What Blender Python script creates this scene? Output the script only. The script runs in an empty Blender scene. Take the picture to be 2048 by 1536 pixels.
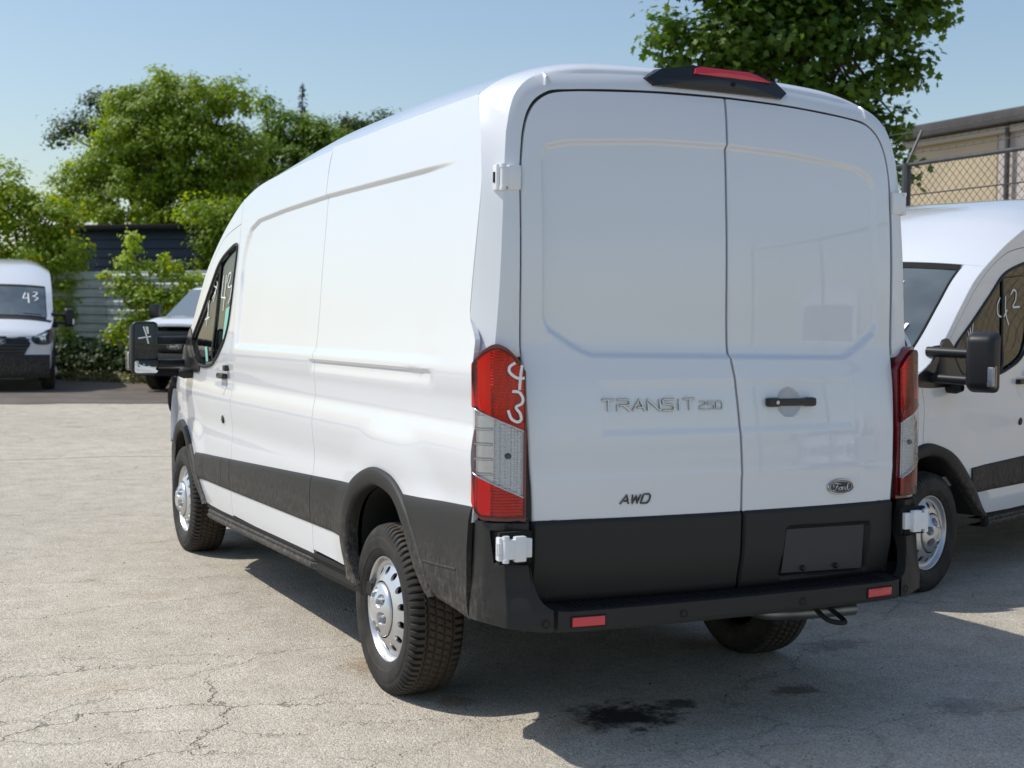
import bpy, bmesh, math, random
import numpy as np
from mathutils import Vector, Matrix

random.seed(7)
RNG = np.random.default_rng(11)
scene = bpy.context.scene
col = scene.collection

# ------------------------------------------------------------------ camera
cam_d = bpy.data.cameras.new("camera")
cam = bpy.data.objects.new("camera", cam_d)
col.objects.link(cam)
scene.camera = cam
yaw, pit, rol = math.radians(-26.3042), math.radians(-2.4754), math.radians(0.7161)
fw = Vector((-math.sin(yaw) * math.cos(pit), math.cos(yaw) * math.cos(pit), math.sin(pit)))
rt = Vector((math.cos(yaw), math.sin(yaw), 0))
up = rt.cross(fw)
rt2 = rt * math.cos(rol) + up * math.sin(rol)
up2 = -rt * math.sin(rol) + up * math.cos(rol)
m = Matrix.Identity(4)
for i in range(3):
    m[i][0], m[i][1], m[i][2] = rt2[i], up2[i], -fw[i]
m[0][3], m[1][3], m[2][3] = -2.9138, -4.0804, 1.5161
cam.matrix_world = m
cam_d.sensor_width = 36
cam_d.lens = 46.51
cam_d.clip_start = 0.1
cam_d.clip_end = 2000
cam_d.dof.use_dof = True
cam_d.dof.focus_distance = 6.0
cam_d.dof.aperture_fstop = 4.0

# ------------------------------------------------------------------ sky + sun
SUN = Vector((-0.60, 0.39, 1.0)).normalized()
elev = math.asin(SUN.z)
azim = math.atan2(SUN.x, SUN.y)
world = bpy.data.worlds.new("World")
scene.world = world
world.use_nodes = True
wn = world.node_tree.nodes
bg = wn["Background"]
sky = wn.new("ShaderNodeTexSky")
sky.sky_type = 'NISHITA'
sky.sun_disc = False
sky.sun_elevation = elev
sky.sun_rotation = azim
sky.air_density = 1.25
sky.dust_density = 1.2
sky.ozone_density = 1.6
sky.altitude = 100
world.node_tree.links.new(sky.outputs[0], bg.inputs[0])
bg.inputs[1].default_value = 0.135
sun_d = bpy.data.lights.new("sun", 'SUN')
sun_d.energy = 3.95
sun_d.angle = math.radians(0.53)
sun_d.color = (1.0, 0.95, 0.87)
sun = bpy.data.objects.new("sun", sun_d)
col.objects.link(sun)
sun.rotation_euler = (-SUN).to_track_quat('-Z', 'Y').to_euler()
sun.location = SUN * 60
scene.view_settings.view_transform = 'Standard'
scene.view_settings.look = 'None'
scene.view_settings.gamma = 1
scene.view_settings.use_curve_mapping = False
scene.view_settings.exposure = 0.0
scene.cycles.max_bounces = 8
scene.cycles.transparent_max_bounces = 12
scene.cycles.caustics_reflective = False
scene.cycles.caustics_refractive = False

# ------------------------------------------------------------------ helpers
def pchip(pts):
    x = np.array([p[0] for p in pts], float); y = np.array([p[1] for p in pts], float)
    h = np.diff(x); d = np.diff(y) / h
    n = len(x); mm = np.zeros(n)
    for k in range(1, n - 1):
        if d[k - 1] * d[k] > 0:
            w1 = 2 * h[k] + h[k - 1]; w2 = h[k] + 2 * h[k - 1]
            mm[k] = (w1 + w2) / (w1 / d[k - 1] + w2 / d[k])
    mm[0] = d[0]; mm[-1] = d[-1]
    def f(q):
        q = np.clip(np.asarray(q, float), x[0], x[-1])
        k = np.clip(np.searchsorted(x, q) - 1, 0, n - 2)
        t = (q - x[k]) / h[k]
        return ((1 + 2 * t) * (1 - t) ** 2 * y[k] + t * (1 - t) ** 2 * h[k] * mm[k]
                + t * t * (3 - 2 * t) * y[k + 1] + t * t * (t - 1) * h[k] * mm[k + 1])
    return f

def sstep(a, b, v):
    t = np.clip((v - a) / (b - a), 0, 1)
    return t * t * (3 - 2 * t)

def sdpoly(px, py, poly):
    """signed distance to a polygon, positive inside"""
    shp = np.shape(px); px = np.ravel(px); py = np.ravel(py)
    d2 = np.full(px.shape, 1e9); ins = np.zeros(px.shape, bool)
    n = len(poly)
    for i in range(n):
        ax, ay = poly[i]; bx, by = poly[(i + 1) % n]
        ex, ey = bx - ax, by - ay
        t = np.clip(((px - ax) * ex + (py - ay) * ey) / (ex * ex + ey * ey + 1e-12), 0, 1)
        d2 = np.minimum(d2, (px - ax - t * ex) ** 2 + (py - ay - t * ey) ** 2)
        if ay != by:
            c = ((ay > py) != (by > py)) & (px < (bx - ax) * (py - ay) / (by - ay) + ax)
            ins ^= c
    return (np.where(ins, 1, -1) * np.sqrt(d2)).reshape(shp)

def smooth_line(pts, n, closed=False):
    """Catmull-Rom resample of a polyline of any dimension"""
    P = np.array(pts, float)
    if closed:
        Q = np.vstack([P[-1], P, P[0], P[1]]); segs = len(P)
    else:
        Q = np.vstack([2 * P[0] - P[1], P, 2 * P[-1] - P[-2]]); segs = len(P) - 1
    out = []
    T = np.linspace(0, segs, n, endpoint=not closed)
    for t in T:
        k = min(int(t), segs - 1); u = t - k
        p0, p1, p2, p3 = Q[k], Q[k + 1], Q[k + 2], Q[k + 3]
        out.append(0.5 * (2 * p1 + (p2 - p0) * u + (2 * p0 - 5 * p1 + 4 * p2 - p3) * u * u + (3 * p1 - p0 - 3 * p2 + p3) * u ** 3))
    return np.array(out)

def link(ob, parent=None):
    col.objects.link(ob)
    if parent is not None:
        ob.parent = parent
    return ob

def make(name, verts, faces, mat, parent=None, smooth=True, sharp=35, kind=None, midx=None):
    me = bpy.data.meshes.new(name)
    me.from_pydata([tuple(map(float, v)) for v in verts], [], [tuple(map(int, f)) for f in faces])
    mats = mat if isinstance(mat, (list, tuple)) else [mat]
    for mt in mats:
        me.materials.append(mt)
    if midx is not None:
        me.polygons.foreach_set("material_index", np.array(midx, np.int32))
    if smooth:
        me.polygons.foreach_set("use_smooth", np.ones(len(me.polygons), bool))
        if sharp:
            me.set_sharp_from_angle(angle=math.radians(sharp))
    me.update()
    ob = bpy.data.objects.new(name, me)
    if kind:
        ob["kind"] = kind
    return link(ob, parent)

def tag(o, label=None, cat=None, group=None, kind=None):
    if label: o["label"] = label
    if cat: o["category"] = cat
    if group: o["group"] = group
    if kind: o["kind"] = kind
    return o

def empty(name, loc=(0, 0, 0), rz=0.0):
    o = bpy.data.objects.new(name, None)
    o.empty_display_size = 0.3
    o.location = loc
    o.rotation_euler = (0, 0, rz)
    return link(o)

def copy_tree(o, parent=None):
    c = o.copy(); link(c, parent)
    for ch in o.children:
        copy_tree(ch, c)
    return c

def grid_data(P, keep=None, hint=None):
    n, k = P.shape[:2]
    V = P.reshape(-1, 3)
    i, j = np.meshgrid(np.arange(n - 1), np.arange(k - 1), indexing='ij')
    a = (i * k + j).ravel()
    F = np.stack([a, a + 1, a + k + 1, a + k], 1)
    if keep is not None:
        F = F[keep.ravel()]
    if hint is not None:
        nrm = np.cross(V[F[:, 1]] - V[F[:, 0]], V[F[:, 2]] - V[F[:, 0]]) + np.cross(V[F[:, 2]] - V[F[:, 0]], V[F[:, 3]] - V[F[:, 0]])
        if (nrm @ np.array(hint, float)).sum() < 0:
            F = F[:, ::-1]
    return V, F

def fold(V, F, vec):
    """turn the open edges inwards by vec (constant or per vertex)"""
    F = np.asarray(F)
    e = np.concatenate([F[:, [i, (i + 1) % F.shape[1]]] for i in range(F.shape[1])])
    key = np.sort(e, 1)
    k1 = key[:, 0].astype(np.int64) * (len(V) + 1) + key[:, 1]
    _, inv, cnt = np.unique(k1, return_inverse=True, return_counts=True)
    b = e[cnt[inv] == 1]
    b = b[b[:, 0] != b[:, 1]]
    ids = np.unique(b)
    mp = {int(v): len(V) + 2 * q for q, v in enumerate(ids)}
    vec = np.asarray(vec, float)
    base = V[ids]; off = vec if vec.ndim == 1 else vec[ids]
    new = np.empty((2 * len(ids), 3))
    new[0::2] = base
    new[1::2] = base + off
    V2 = np.vstack([V, new])
    F2 = [tuple(f) for f in F]
    for a, c in b:
        a2, c2 = mp[int(a)], mp[int(c)]
        F2.append((c2, a2, a2 + 1, c2 + 1))
    return V2, F2

def patch(name, P, mat, parent, keep=None, hint=None, skirt=None, sharp=35):
    V, F = grid_data(P, keep, hint)
    used = np.unique(F); mp = np.full(len(V), -1); mp[used] = np.arange(len(used))
    V = V[used]; F = mp[F]
    if skirt is not None:
        V, F = fold(V, F, skirt)
    return make(name, V, F, mat, parent, sharp=sharp)

def tube_data(pts, rb, rn=None, nrm=(0, 0, 1), sides=6, cap=True, closed=False):
    P = np.array(pts, float); n = len(P)
    rn = rb if rn is None else rn
    T = np.zeros_like(P)
    T[1:-1] = P[2:] - P[:-2]; T[0] = P[1] - P[0]; T[-1] = P[-1] - P[-2]
    if closed:
        T[0] = P[1] - P[-1]; T[-1] = P[0] - P[-2]
    T /= np.linalg.norm(T, axis=1)[:, None] + 1e-12
    N = np.tile(np.array(nrm, float), (n, 1)) if np.ndim(nrm) == 1 else np.array(nrm, float)
    N = N - (N * T).sum(1)[:, None] * T
    N /= np.linalg.norm(N, axis=1)[:, None] + 1e-12
    B = np.cross(T, N)
    rb = np.broadcast_to(rb, (n,)); rn = np.broadcast_to(rn, (n,))
    ang = np.arange(sides) * 2 * math.pi / sides
    V = (P[:, None, :] + B[:, None, :] * (np.cos(ang)[None, :, None] * rb[:, None, None])
         + N[:, None, :] * (np.sin(ang)[None, :, None] * rn[:, None, None])).reshape(-1, 3)
    F = []
    for i in range(n if closed else n - 1):
        for j in range(sides):
            a = i * sides + j; b = i * sides + (j + 1) % sides
            i2 = (i + 1) % n
            F.append((a, b, i2 * sides + (j + 1) % sides, i2 * sides + j))
    if cap and not closed:
        F.append(tuple(range(sides))[::-1]); F.append(tuple((n - 1) * sides + j for j in range(sides)))
    return V, F

def join_data(parts):
    VV = []; FF = []; o = 0
    for V, F in parts:
        VV.append(np.asarray(V, float)); FF += [tuple(int(x) + o for x in f) for f in F]; o += len(V)
    return np.vstack(VV), FF

def tubes(name, lines, r, mat, parent, rn=None, nrm=(0, 0, 1), sides=6):
    V, F = join_data([tube_data(l, r, rn, nrm, sides) for l in lines])
    return make(name, V, F, mat, parent, sharp=50)

def box_data(c, s, bevel=0.0, seg=2, rot=None):
    bm = bmesh.new()
    bmesh.ops.create_cube(bm, size=1)
    for v in bm.verts:
        v.co = Vector((v.co.x * s[0], v.co.y * s[1], v.co.z * s[2]))
    if bevel:
        bmesh.ops.bevel(bm, geom=list(bm.edges), offset=bevel, segments=seg, affect='EDGES', profile=0.6)
    bm.verts.index_update()
    M = rot if rot is not None else Matrix.Identity(3)
    V = [tuple((M @ v.co) + Vector(c)) for v in bm.verts]
    F = [tuple(v.index for v in f.verts) for f in bm.faces]
    bm.free()
    return np.array(V), F

def box(name, c, s, mat, parent=None, bevel=0.0, rot=None, kind=None):
    V, F = box_data(c, s, bevel, 2, rot)
    return make(name, V, F, mat, parent, sharp=40, kind=kind)

def prism_data(poly, axis, a, b, top_scale=1.0):
    """polygon of (u,v) extruded along axis from a to b"""
    n = len(poly); V = []
    cu = sum(p[0] for p in poly) / n; cv = sum(p[1] for p in poly) / n
    for w, s in ((a, 1.0), (b, top_scale)):
        for u, v in poly:
            u2 = cu + (u - cu) * s; v2 = cv + (v - cv) * s
            V.append({'x': (w, u2, v2), 'y': (u2, w, v2), 'z': (u2, v2, w)}[axis])
    F = [tuple(range(n)), tuple(range(2 * n - 1, n - 1, -1))]
    for i in range(n):
        F.append((i, i + n, (i + 1) % n + n, (i + 1) % n))
    return np.array(V), F

def fix_normals(ob):
    bm = bmesh.new(); bm.from_mesh(ob.data)
    bmesh.ops.recalc_face_normals(bm, faces=bm.faces)
    bm.to_mesh(ob.data); bm.free()
    return ob

def lathe_data(prof, n, axis='x', centre=(0, 0, 0), closed=False):
    """prof: (axial, radius)"""
    V = []; F = []
    m_ = len(prof)
    for k in range(n):
        a = 2 * math.pi * k / n
        for ax, r in prof:
            V.append((ax + centre[0], r * math.sin(a) + centre[1], r * math.cos(a) + centre[2]) if axis == 'x'
                     else (r * math.cos(a) + centre[0], r * math.sin(a) + centre[1], ax + centre[2]))
    for k in range(n):
        k2 = (k + 1) % n
        for j in range(m_ if closed else m_ - 1):
            j2 = (j + 1) % m_
            F.append((k * m_ + j, k * m_ + j2, k2 * m_ + j2, k2 * m_ + j))
    return np.array(V), F

# ------------------------------------------------------------------ materials
def mat_new(name):
    mt = bpy.data.materials.new(name)
    mt.use_nodes = True
    return mt, mt.node_tree.nodes, mt.node_tree.links, mt.node_tree.nodes["Principled BSDF"]

def simple(name, colr, rough=0.5, metal=0.0, coat=0.0, spec=0.5, bump=None, var=None):
    mt, N, L, b = mat_new(name)
    b.inputs["Base Color"].default_value = (*colr, 1)
    b.inputs["Roughness"].default_value = rough
    b.inputs["Metallic"].default_value = metal
    b.inputs["Coat Weight"].default_value = coat
    b.inputs["Coat Roughness"].default_value = 0.03
    b.inputs["Coat IOR"].default_value = 1.6
    b.inputs["Specular IOR Level"].default_value = spec
    tc = N.new("ShaderNodeTexCoord")
    if var:
        n = N.new("ShaderNodeTexNoise"); n.inputs["Scale"].default_value = var[0]; n.inputs["Detail"].default_value = 6
        L.new(tc.outputs["Object"], n.inputs["Vector"])
        r = N.new("ShaderNodeValToRGB")
        r.color_ramp.elements[0].position = 0.32; r.color_ramp.elements[1].position = 0.68
        r.color_ramp.elements[0].color = (*[c * (1 - var[1]) for c in colr], 1)
        r.color_ramp.elements[1].color = (*[min(1, c * (1 + var[1])) for c in colr], 1)
        L.new(n.outputs["Fac"], r.inputs[0]); L.new(r.outputs[0], b.inputs["Base Color"])
    if bump:
        n2 = N.new("ShaderNodeTexNoise"); n2.inputs["Scale"].default_value = bump[0]; n2.inputs["Detail"].default_value = 3
        L.new(tc.outputs["Object"], n2.inputs["Vector"])
        bp = N.new("ShaderNodeBump"); bp.inputs["Strength"].default_value = bump[1]; bp.inputs["Distance"].default_value = bump[2]
        L.new(n2.outputs["Fac"], bp.inputs["Height"]); L.new(bp.outputs[0], b.inputs["Normal"])
    return mt

M = {}
M['paint'] = simple('white_paint', (0.70, 0.728, 0.77), 0.35, 0, 1.0, 0.5, var=(1.3, 0.012))
M['gap'] = simple('dark_gap', (0.006, 0.006, 0.006), 0.9)
M['black'] = simple('gloss_black_plastic', (0.012, 0.012, 0.013), 0.3, 0, 0.1)
M['matte'] = simple('matte_black_plastic', (0.014, 0.015, 0.018), 0.48, 0, 0, .4)
M['rubber'] = simple('rubber', (0.012, 0.012, 0.012), 0.6)
M['chrome'] = simple('chrome', (0.55, 0.56, 0.58), 0.14, 1.0)
M['badge_dark'] = simple('dark_chrome', (0.10, 0.11, 0.12), 0.25, 1.0)
M['rim'] = simple('silver_wheel_paint', (0.62, 0.63, 0.65), 0.32, 0.75, 0.2, bump=(60, 0.05, 0.002))
M['steel'] = simple('steel', (0.26, 0.26, 0.25), 0.45, 1.0, var=(9, .2))
M['under'] = simple('underbody', (0.012, 0.012, 0.012), 0.8)
M['oval'] = simple('emblem_blue', (0.008, 0.012, 0.03), 0.2, 0, 0.5)
M['seat'] = simple('seat_cloth', (0.20, 0.21, 0.21), 0.85)
M['teal'] = simple('teal_paper', (0.25, 0.55, 0.46), 0.6)
M['mark'] = simple('white_marker_paint', (0.85, 0.85, 0.85), 0.6)
M['plate'] = simple('plate_panel_plastic', (0.027, 0.028, 0.034), 0.5)
M['amber'] = simple('amber_lens', (0.7, 0.25, 0.02), 0.2, 0, 0.5)
M['whiteplastic'] = simple('white_hinge_paint', (0.74, 0.76, 0.79), 0.35, 0, 0.4)
M['reflector_red'] = simple('reflector_red', (0.62, 0.02, 0.04), 0.25, 0, 0.6, bump=(260, .3, .002))
M['lamp_metal'] = simple('lamp_reflector', (0.82, 0.83, 0.85), 0.22, 1.0)
M['lamp_white'] = simple('lamp_white_reflector', (.86, .87, .88), .3, .55)
M['lamp_border'] = simple('lamp_border', (0.15, 0.004, 0.010), 0.12, 0, 0.8)

def plastic_mat():
    mt, N, L, b = mat_new('textured_black_plastic')
    tc = N.new("ShaderNodeTexCoord")
    n = N.new("ShaderNodeTexNoise"); n.inputs["Scale"].default_value = 420; n.inputs["Detail"].default_value = 2
    L.new(tc.outputs["Object"], n.inputs["Vector"])
    bp = N.new("ShaderNodeBump"); bp.inputs["Strength"].default_value = 0.25; bp.inputs["Distance"].default_value = 0.002
    L.new(n.outputs["Fac"], bp.inputs["Height"]); L.new(bp.outputs[0], b.inputs["Normal"])
    # splashed road dust towards the lower edge
    sep = N.new("ShaderNodeSeparateXYZ"); L.new(tc.outputs["Object"], sep.inputs[0])
    mr = N.new("ShaderNodeMapRange"); mr.inputs[1].default_value = 0.78; mr.inputs[2].default_value = 0.46
    L.new(sep.outputs["Z"], mr.inputs[0])
    mr2 = N.new("ShaderNodeMapRange"); mr2.inputs[1].default_value = -0.02; mr2.inputs[2].default_value = 0.12
    L.new(sep.outputs["Y"], mr2.inputs[0])
    n2 = N.new("ShaderNodeTexNoise"); n2.inputs["Scale"].default_value = 55; n2.inputs["Detail"].default_value = 8; n2.inputs["Roughness"].default_value = 0.75
    mp = N.new("ShaderNodeMapping"); mp.inputs["Scale"].default_value = (1, 1, .5)
    L.new(tc.outputs["Object"], mp.inputs[0]); L.new(mp.outputs[0], n2.inputs["Vector"])
    r = N.new("ShaderNodeValToRGB"); r.color_ramp.elements[0].position = 0.45; r.color_ramp.elements[1].position = 0.75
    L.new(n2.outputs["Fac"], r.inputs[0])
    m1 = N.new("ShaderNodeMath"); m1.operation = 'MULTIPLY'; L.new(mr.outputs[0], m1.inputs[0]); L.new(r.outputs[0], m1.inputs[1])
    m2 = N.new("ShaderNodeMath"); m2.operation = 'MULTIPLY'; L.new(m1.outputs[0], m2.inputs[0]); L.new(mr2.outputs[0], m2.inputs[1])
    m3 = N.new("ShaderNodeMath"); m3.operation = 'MULTIPLY_ADD'; m3.inputs[1].default_value = 0.75; m3.inputs[2].default_value = 0.03
    L.new(m2.outputs[0], m3.inputs[0])
    mx = N.new("ShaderNodeMix"); mx.data_type = 'RGBA'
    mx.inputs[6].default_value = (0.0165, 0.017, 0.0175, 1); mx.inputs[7].default_value = (0.26, 0.23, 0.19, 1)
    L.new(m3.outputs[0], mx.inputs[0]); L.new(mx.outputs[2], b.inputs["Base Color"])
    b.inputs["Roughness"].default_value = 0.58
    b.inputs["Specular IOR Level"].default_value = 0.32
    return mt
M['plastic'] = plastic_mat()

def tyre_mat():
    mt, N, L, b = mat_new('tyre_rubber')
    tc = N.new("ShaderNodeTexCoord")
    n2 = N.new("ShaderNodeTexNoise"); n2.inputs["Scale"].default_value = 14; n2.inputs["Detail"].default_value = 7
    L.new(tc.outputs["Object"], n2.inputs["Vector"])
    r = N.new("ShaderNodeValToRGB"); r.color_ramp.elements[0].position = 0.4; r.color_ramp.elements[1].position = 0.75
    r.color_ramp.elements[0].color = (0.011, 0.011, 0.011, 1); r.color_ramp.elements[1].color = (0.034, 0.030, 0.026, 1)
    L.new(n2.outputs["Fac"], r.inputs[0])
    sp = N.new("ShaderNodeSeparateXYZ"); L.new(tc.outputs["Object"], sp.inputs[0])
    cb = N.new("ShaderNodeCombineXYZ"); L.new(sp.outputs["Y"], cb.inputs[1]); L.new(sp.outputs["Z"], cb.inputs[2])
    ln = N.new("ShaderNodeVectorMath"); ln.operation = 'LENGTH'; L.new(cb.outputs[0], ln.inputs[0])
    mr = N.new("ShaderNodeMapRange"); L.new(ln.outputs["Value"], mr.inputs[0]); mr.inputs[1].default_value = .343; mr.inputs[2].default_value = .350; mr.inputs[4].default_value = .42
    mx = N.new("ShaderNodeMix"); mx.data_type = 'RGBA'; L.new(mr.outputs[0], mx.inputs[0]); L.new(r.outputs[0], mx.inputs[6]); mx.inputs[7].default_value = (0.095, 0.068, 0.045, 1)
    L.new(mx.outputs[2], b.inputs["Base Color"])
    b.inputs["Roughness"].default_value = 0.72
    return mt
M['tyre'] = tyre_mat()

def glass_mat(name, tint, refl=0.06, rough=0.01, sky_sheen=0.0):
    mt = bpy.data.materials.new(name); mt.use_nodes = True
    N = mt.node_tree.nodes; L = mt.node_tree.links
    N.remove(N["Principled BSDF"])
    t = N.new("ShaderNodeBsdfTransparent"); t.inputs[0].default_value = (*tint, 1)
    g = N.new("ShaderNodeBsdfGlossy"); g.inputs["Roughness"].default_value = rough
    fr = N.new("ShaderNodeFresnel"); fr.inputs[0].default_value = 1.5
    ad = N.new("ShaderNodeMath"); ad.operation = 'ADD'; ad.inputs[1].default_value = refl; ad.use_clamp = True
    L.new(fr.outputs[0], ad.inputs[0])
    mx = N.new("ShaderNodeMixShader")
    L.new(ad.outputs[0], mx.inputs[0]); L.new(t.outputs[0], mx.inputs[1]); L.new(g.outputs[0], mx.inputs[2])
    out = mx.outputs[0]
    if sky_sheen:                                   # pale diffuse layer painted in to stand for reflected sky
        df = N.new("ShaderNodeBsdfDiffuse"); df.inputs[0].default_value = (.50, .60, .60, 1)
        tc = N.new("ShaderNodeTexCoord"); n = N.new("ShaderNodeTexNoise"); n.inputs["Scale"].default_value = 5; n.inputs["Detail"].default_value = 5
        L.new(tc.outputs["Object"], n.inputs["Vector"])
        mr = N.new("ShaderNodeMapRange"); L.new(n.outputs["Fac"], mr.inputs[0]); mr.inputs[1].default_value = .3; mr.inputs[2].default_value = .7
        mr.inputs[3].default_value = sky_sheen * .7; mr.inputs[4].default_value = sky_sheen * 1.3
        m2 = N.new("ShaderNodeMixShader"); L.new(mr.outputs[0], m2.inputs[0]); L.new(out, m2.inputs[1]); L.new(df.outputs[0], m2.inputs[2]); out = m2.outputs[0]
    L.new(out, N["Material Output"].inputs[0])
    return mt
M['glass'] = glass_mat('tinted_window_glass', (0.36, 0.45, 0.41), 0.05)
M['screen'] = glass_mat('windscreen_glass', (0.74, 0.90, 0.85), 0.20, sky_sheen=0.15)
M['red_lens'] = glass_mat('red_lamp_lens', (0.93, 0.012, 0.014), 0.02, 0.02)
M['clear_lens'] = glass_mat('clear_lamp_lens', (0.93, 0.94, 0.95), 0.02, 0.02)
M['mirror'] = simple('mirror_glass', (0.55, 0.58, 0.6), 0.02, 1.0)

# ------------------------------------------------------------------ ground shape
def ground_z(x, y):
    return 0.24 * sstep(8.0, 21.5, np.asarray(y, float))

# ------------------------------------------------------------------ van body surfaces
w0 = pchip([(.30, .965), (.40, .985), (.47, .994), (.58, .999), (.70, 1.0), (.80, .998), (.90, .990), (1.0, 1.001), (1.06, 1.005),
            (1.12, .999), (1.18, .989), (1.25, .991), (1.30, 1.0), (1.345, 1.004), (1.42, .997), (1.5, .989), (1.8, .968),
            (2.0, .952), (2.12, .942), (2.25, .927), (2.36, .904)])
taper = pchip([(3.4, 0), (3.9, .004), (4.3, .015), (4.8, .035), (5.1, .06), (5.35, .105), (5.5, .16), (5.62, .23), (5.75, .33)])
ARCH_R_OUT = [(1.395, .42), (1.401, .54), (1.42, .662), (1.365, .792), (1.267, .871), (1.077, .929), (.897, .923), (.777, .886), (.66, .82), (.579, .746), (.515, .678), (.453, .606), (.391, .517)]
ARCH_R_IN = [(1.25, .40), (1.30, .495), (1.325, .581), (1.31, .697), (1.22, .795), (1.04, .858), (.869, .844), (.766, .801), (.682, .738), (.615, .663), (.551, .59), (.488, .547), (.426, .505)]
ARCH_F_OUT = [(5.24, .45), (5.25, .60), (5.205, .704), (5.125, .765), (5.0, .828), (4.817, .872), (4.655, .846), (4.526, .798), (4.414, .719), (4.304, .616), (4.196, .504), (4.085, .395)]
ARCH_F_IN = [(5.12, .42), (5.12, .53), (5.10, .612), (5.054, .707), (4.945, .769), (4.794, .794), (4.675, .78), (4.588, .736), (4.474, .648), (4.363, .561), (4.254, .475), (4.121, .385)]
REC = [(.1, 2.125), (1.88, 2.124), (2.6, 2.107), (3.05, 2.087), (3.2, 2.05), (3.29, 1.97), (3.33, 1.85), (3.338, 1.5), (3.335, 1.2), (.1, 1.2)]
RAIL = [(.42, 1.352), (1.95, 1.352), (1.95, 1.24), (.50, 1.28)]

def S(y, z, raw=False):
    y, z = np.broadcast_arrays(np.asarray(y, float), np.asarray(z, float))
    w = w0(z) - taper(y)
    if raw:
        return w
    rec = sstep(-.002, .017, sdpoly(y, z, REC)) * sstep(1.375, 1.405, z) * sstep(.30, .75, y)
    rail = sstep(0, .009, 1.352 - z) * sstep(1.27, 1.34, z) * sstep(.42, .52, y) * sstep(1.955, 1.945, y)
    r = np.hypot(y - .9, z - .42)
    flare = .017 * sstep(.74, .53, r) * sstep(.4, .6, z)
    r2 = np.hypot(y - 4.68, z - .38)
    flare2 = .014 * sstep(.70, .50, r2) * sstep(.4, .6, z)
    return w - .013 * rec - .012 * rail + flare + flare2

lean = pchip([(.50, -.046), (.70, -.05), (.84, -.052), (.97, -.055), (1.0, -.052), (1.13, -.044), (1.3, -.026), (1.42, -.006), (1.47, 0), (1.74, .003), (2.04, .02), (2.2, .036), (2.35, .062), (2.44, .095)])
xo = pchip([(.50, .820), (.84, .820), (1.07, .832), (1.4, .845), (2.05, .843), (2.12, .838)])
xc = pchip([(.50, .042), (.98, .045), (1.30, .03), (1.45, .012), (1.74, .008), (2.2, .012), (2.40, .022)])
PANEL = [(-.76, 1.55), (-.742, 1.505), (-.61, 1.425), (-.57, 1.412), (.57, 1.405), (.61, 1.42), (.742, 1.50), (.76, 1.545), (.748, 2.09), (.725, 2.135), (.65, 2.168), (.32, 2.197), (0, 2.207), (-.32, 2.203), (-.65, 2.18), (-.735, 2.16), (-.76, 2.11)]

def YR(x, z, detail=True):
    x, z = np.broadcast_arrays(np.asarray(x, float), np.asarray(z, float))
    y = lean(z) + .05 * (x / .82) ** 2
    if detail:
        y = y + .016 * sstep(-.004, .017, sdpoly(x, z, PANEL))
        y = y + .0035 * sstep(-.01, .022, sdpoly(x, z, [(-.55, 1.135), (.60, 1.14), (.60, 1.33), (-.55, 1.32)]))
        y = y + .004 * sstep(0, .03, sdpoly(x, z, [(-.66, .80), (.66, .80), (.66, .985), (-.30, .985)])) * sstep(.84, .97, z)
        y = y + .022 * np.sqrt(np.clip(1 - ((x - .272) ** 2 + (z - 1.242) ** 2) / .056 ** 2, 0, 1))
    return y

zs = pchip([(.0, 2.35), (1.07, 2.352), (2.0, 2.33), (2.7, 2.302), (3.05, 2.282), (3.4, 2.222), (3.7, 2.115), (3.976, 1.982), (4.227, 1.832), (4.42, 1.66), (4.63, 1.46), (4.85, 1.30), (5.05, 1.21), (5.3, 1.13), (5.5, 1.05), (5.62, .98), (5.7, .90)])
yc_ = pchip([(.0, .0), (2.0, 2.0), (2.6, 2.62), (3.05, 3.14), (3.4, 3.56), (3.7, 3.9), (3.976, 4.18), (4.227, 4.42), (4.42, 4.62), (4.63, 4.85), (4.85, 5.1), (5.05, 5.32), (5.3, 5.5), (5.5, 5.62), (5.62, 5.69), (5.7, 5.72)])
zc_ = pchip([(.0, 2.49), (.28, 2.503), (.7, 2.523), (1.2, 2.536), (2.0, 2.53), (2.6, 2.478), (3.05, 2.40), (3.4, 2.295), (3.7, 2.162), (3.976, 2.025), (4.227, 1.87), (4.42, 1.70), (4.63, 1.53), (4.85, 1.37), (5.05, 1.27), (5.3, 1.18), (5.5, 1.11), (5.62, 1.04), (5.7, .95)])
pw_ = pchip([(0, 5.0), (2.4, 5.0), (3.4, 4.0), (4.0, 3.0), (5.7, 2.6)])
door_top = pchip([(3.42, 2.085), (3.74, 2.035), (4.0, 1.93), (4.2, 1.80), (4.4, 1.62), (4.6, 1.43), (4.75, 1.30), (4.85, 1.225)])
mold_top = lambda y: .890 - .0447 * np.asarray(y, float)
mold_bot = lambda y: .606 - .0155 * np.asarray(y, float)
sill = lambda y: .475 - .019 * np.asarray(y, float)

def TOP(ys, t):
    ys, t = np.broadcast_arrays(np.asarray(ys, float), np.asarray(t, float))
    z0 = zs(ys)
    ws = S(ys, z0, True)
    p = pw_(ys)
    a = np.abs(t)
    return np.stack([ws * t, ys + (yc_(ys) - ys) * (1 - a ** 2.2), z0 + (zc_(ys) - z0) * (1 - a ** p)], -1)

def FR(x, z):
    x, z = np.broadcast_arrays(np.asarray(x, float), np.asarray(z, float))
    f = pchip([(.2, 5.70), (.35, 5.78), (.6, 5.80), (.68, 5.78), (.85, 5.775), (1.0, 5.73), (1.12, 5.60)])
    return f(z) - .28 * np.abs(x / .95) ** 2.6

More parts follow.
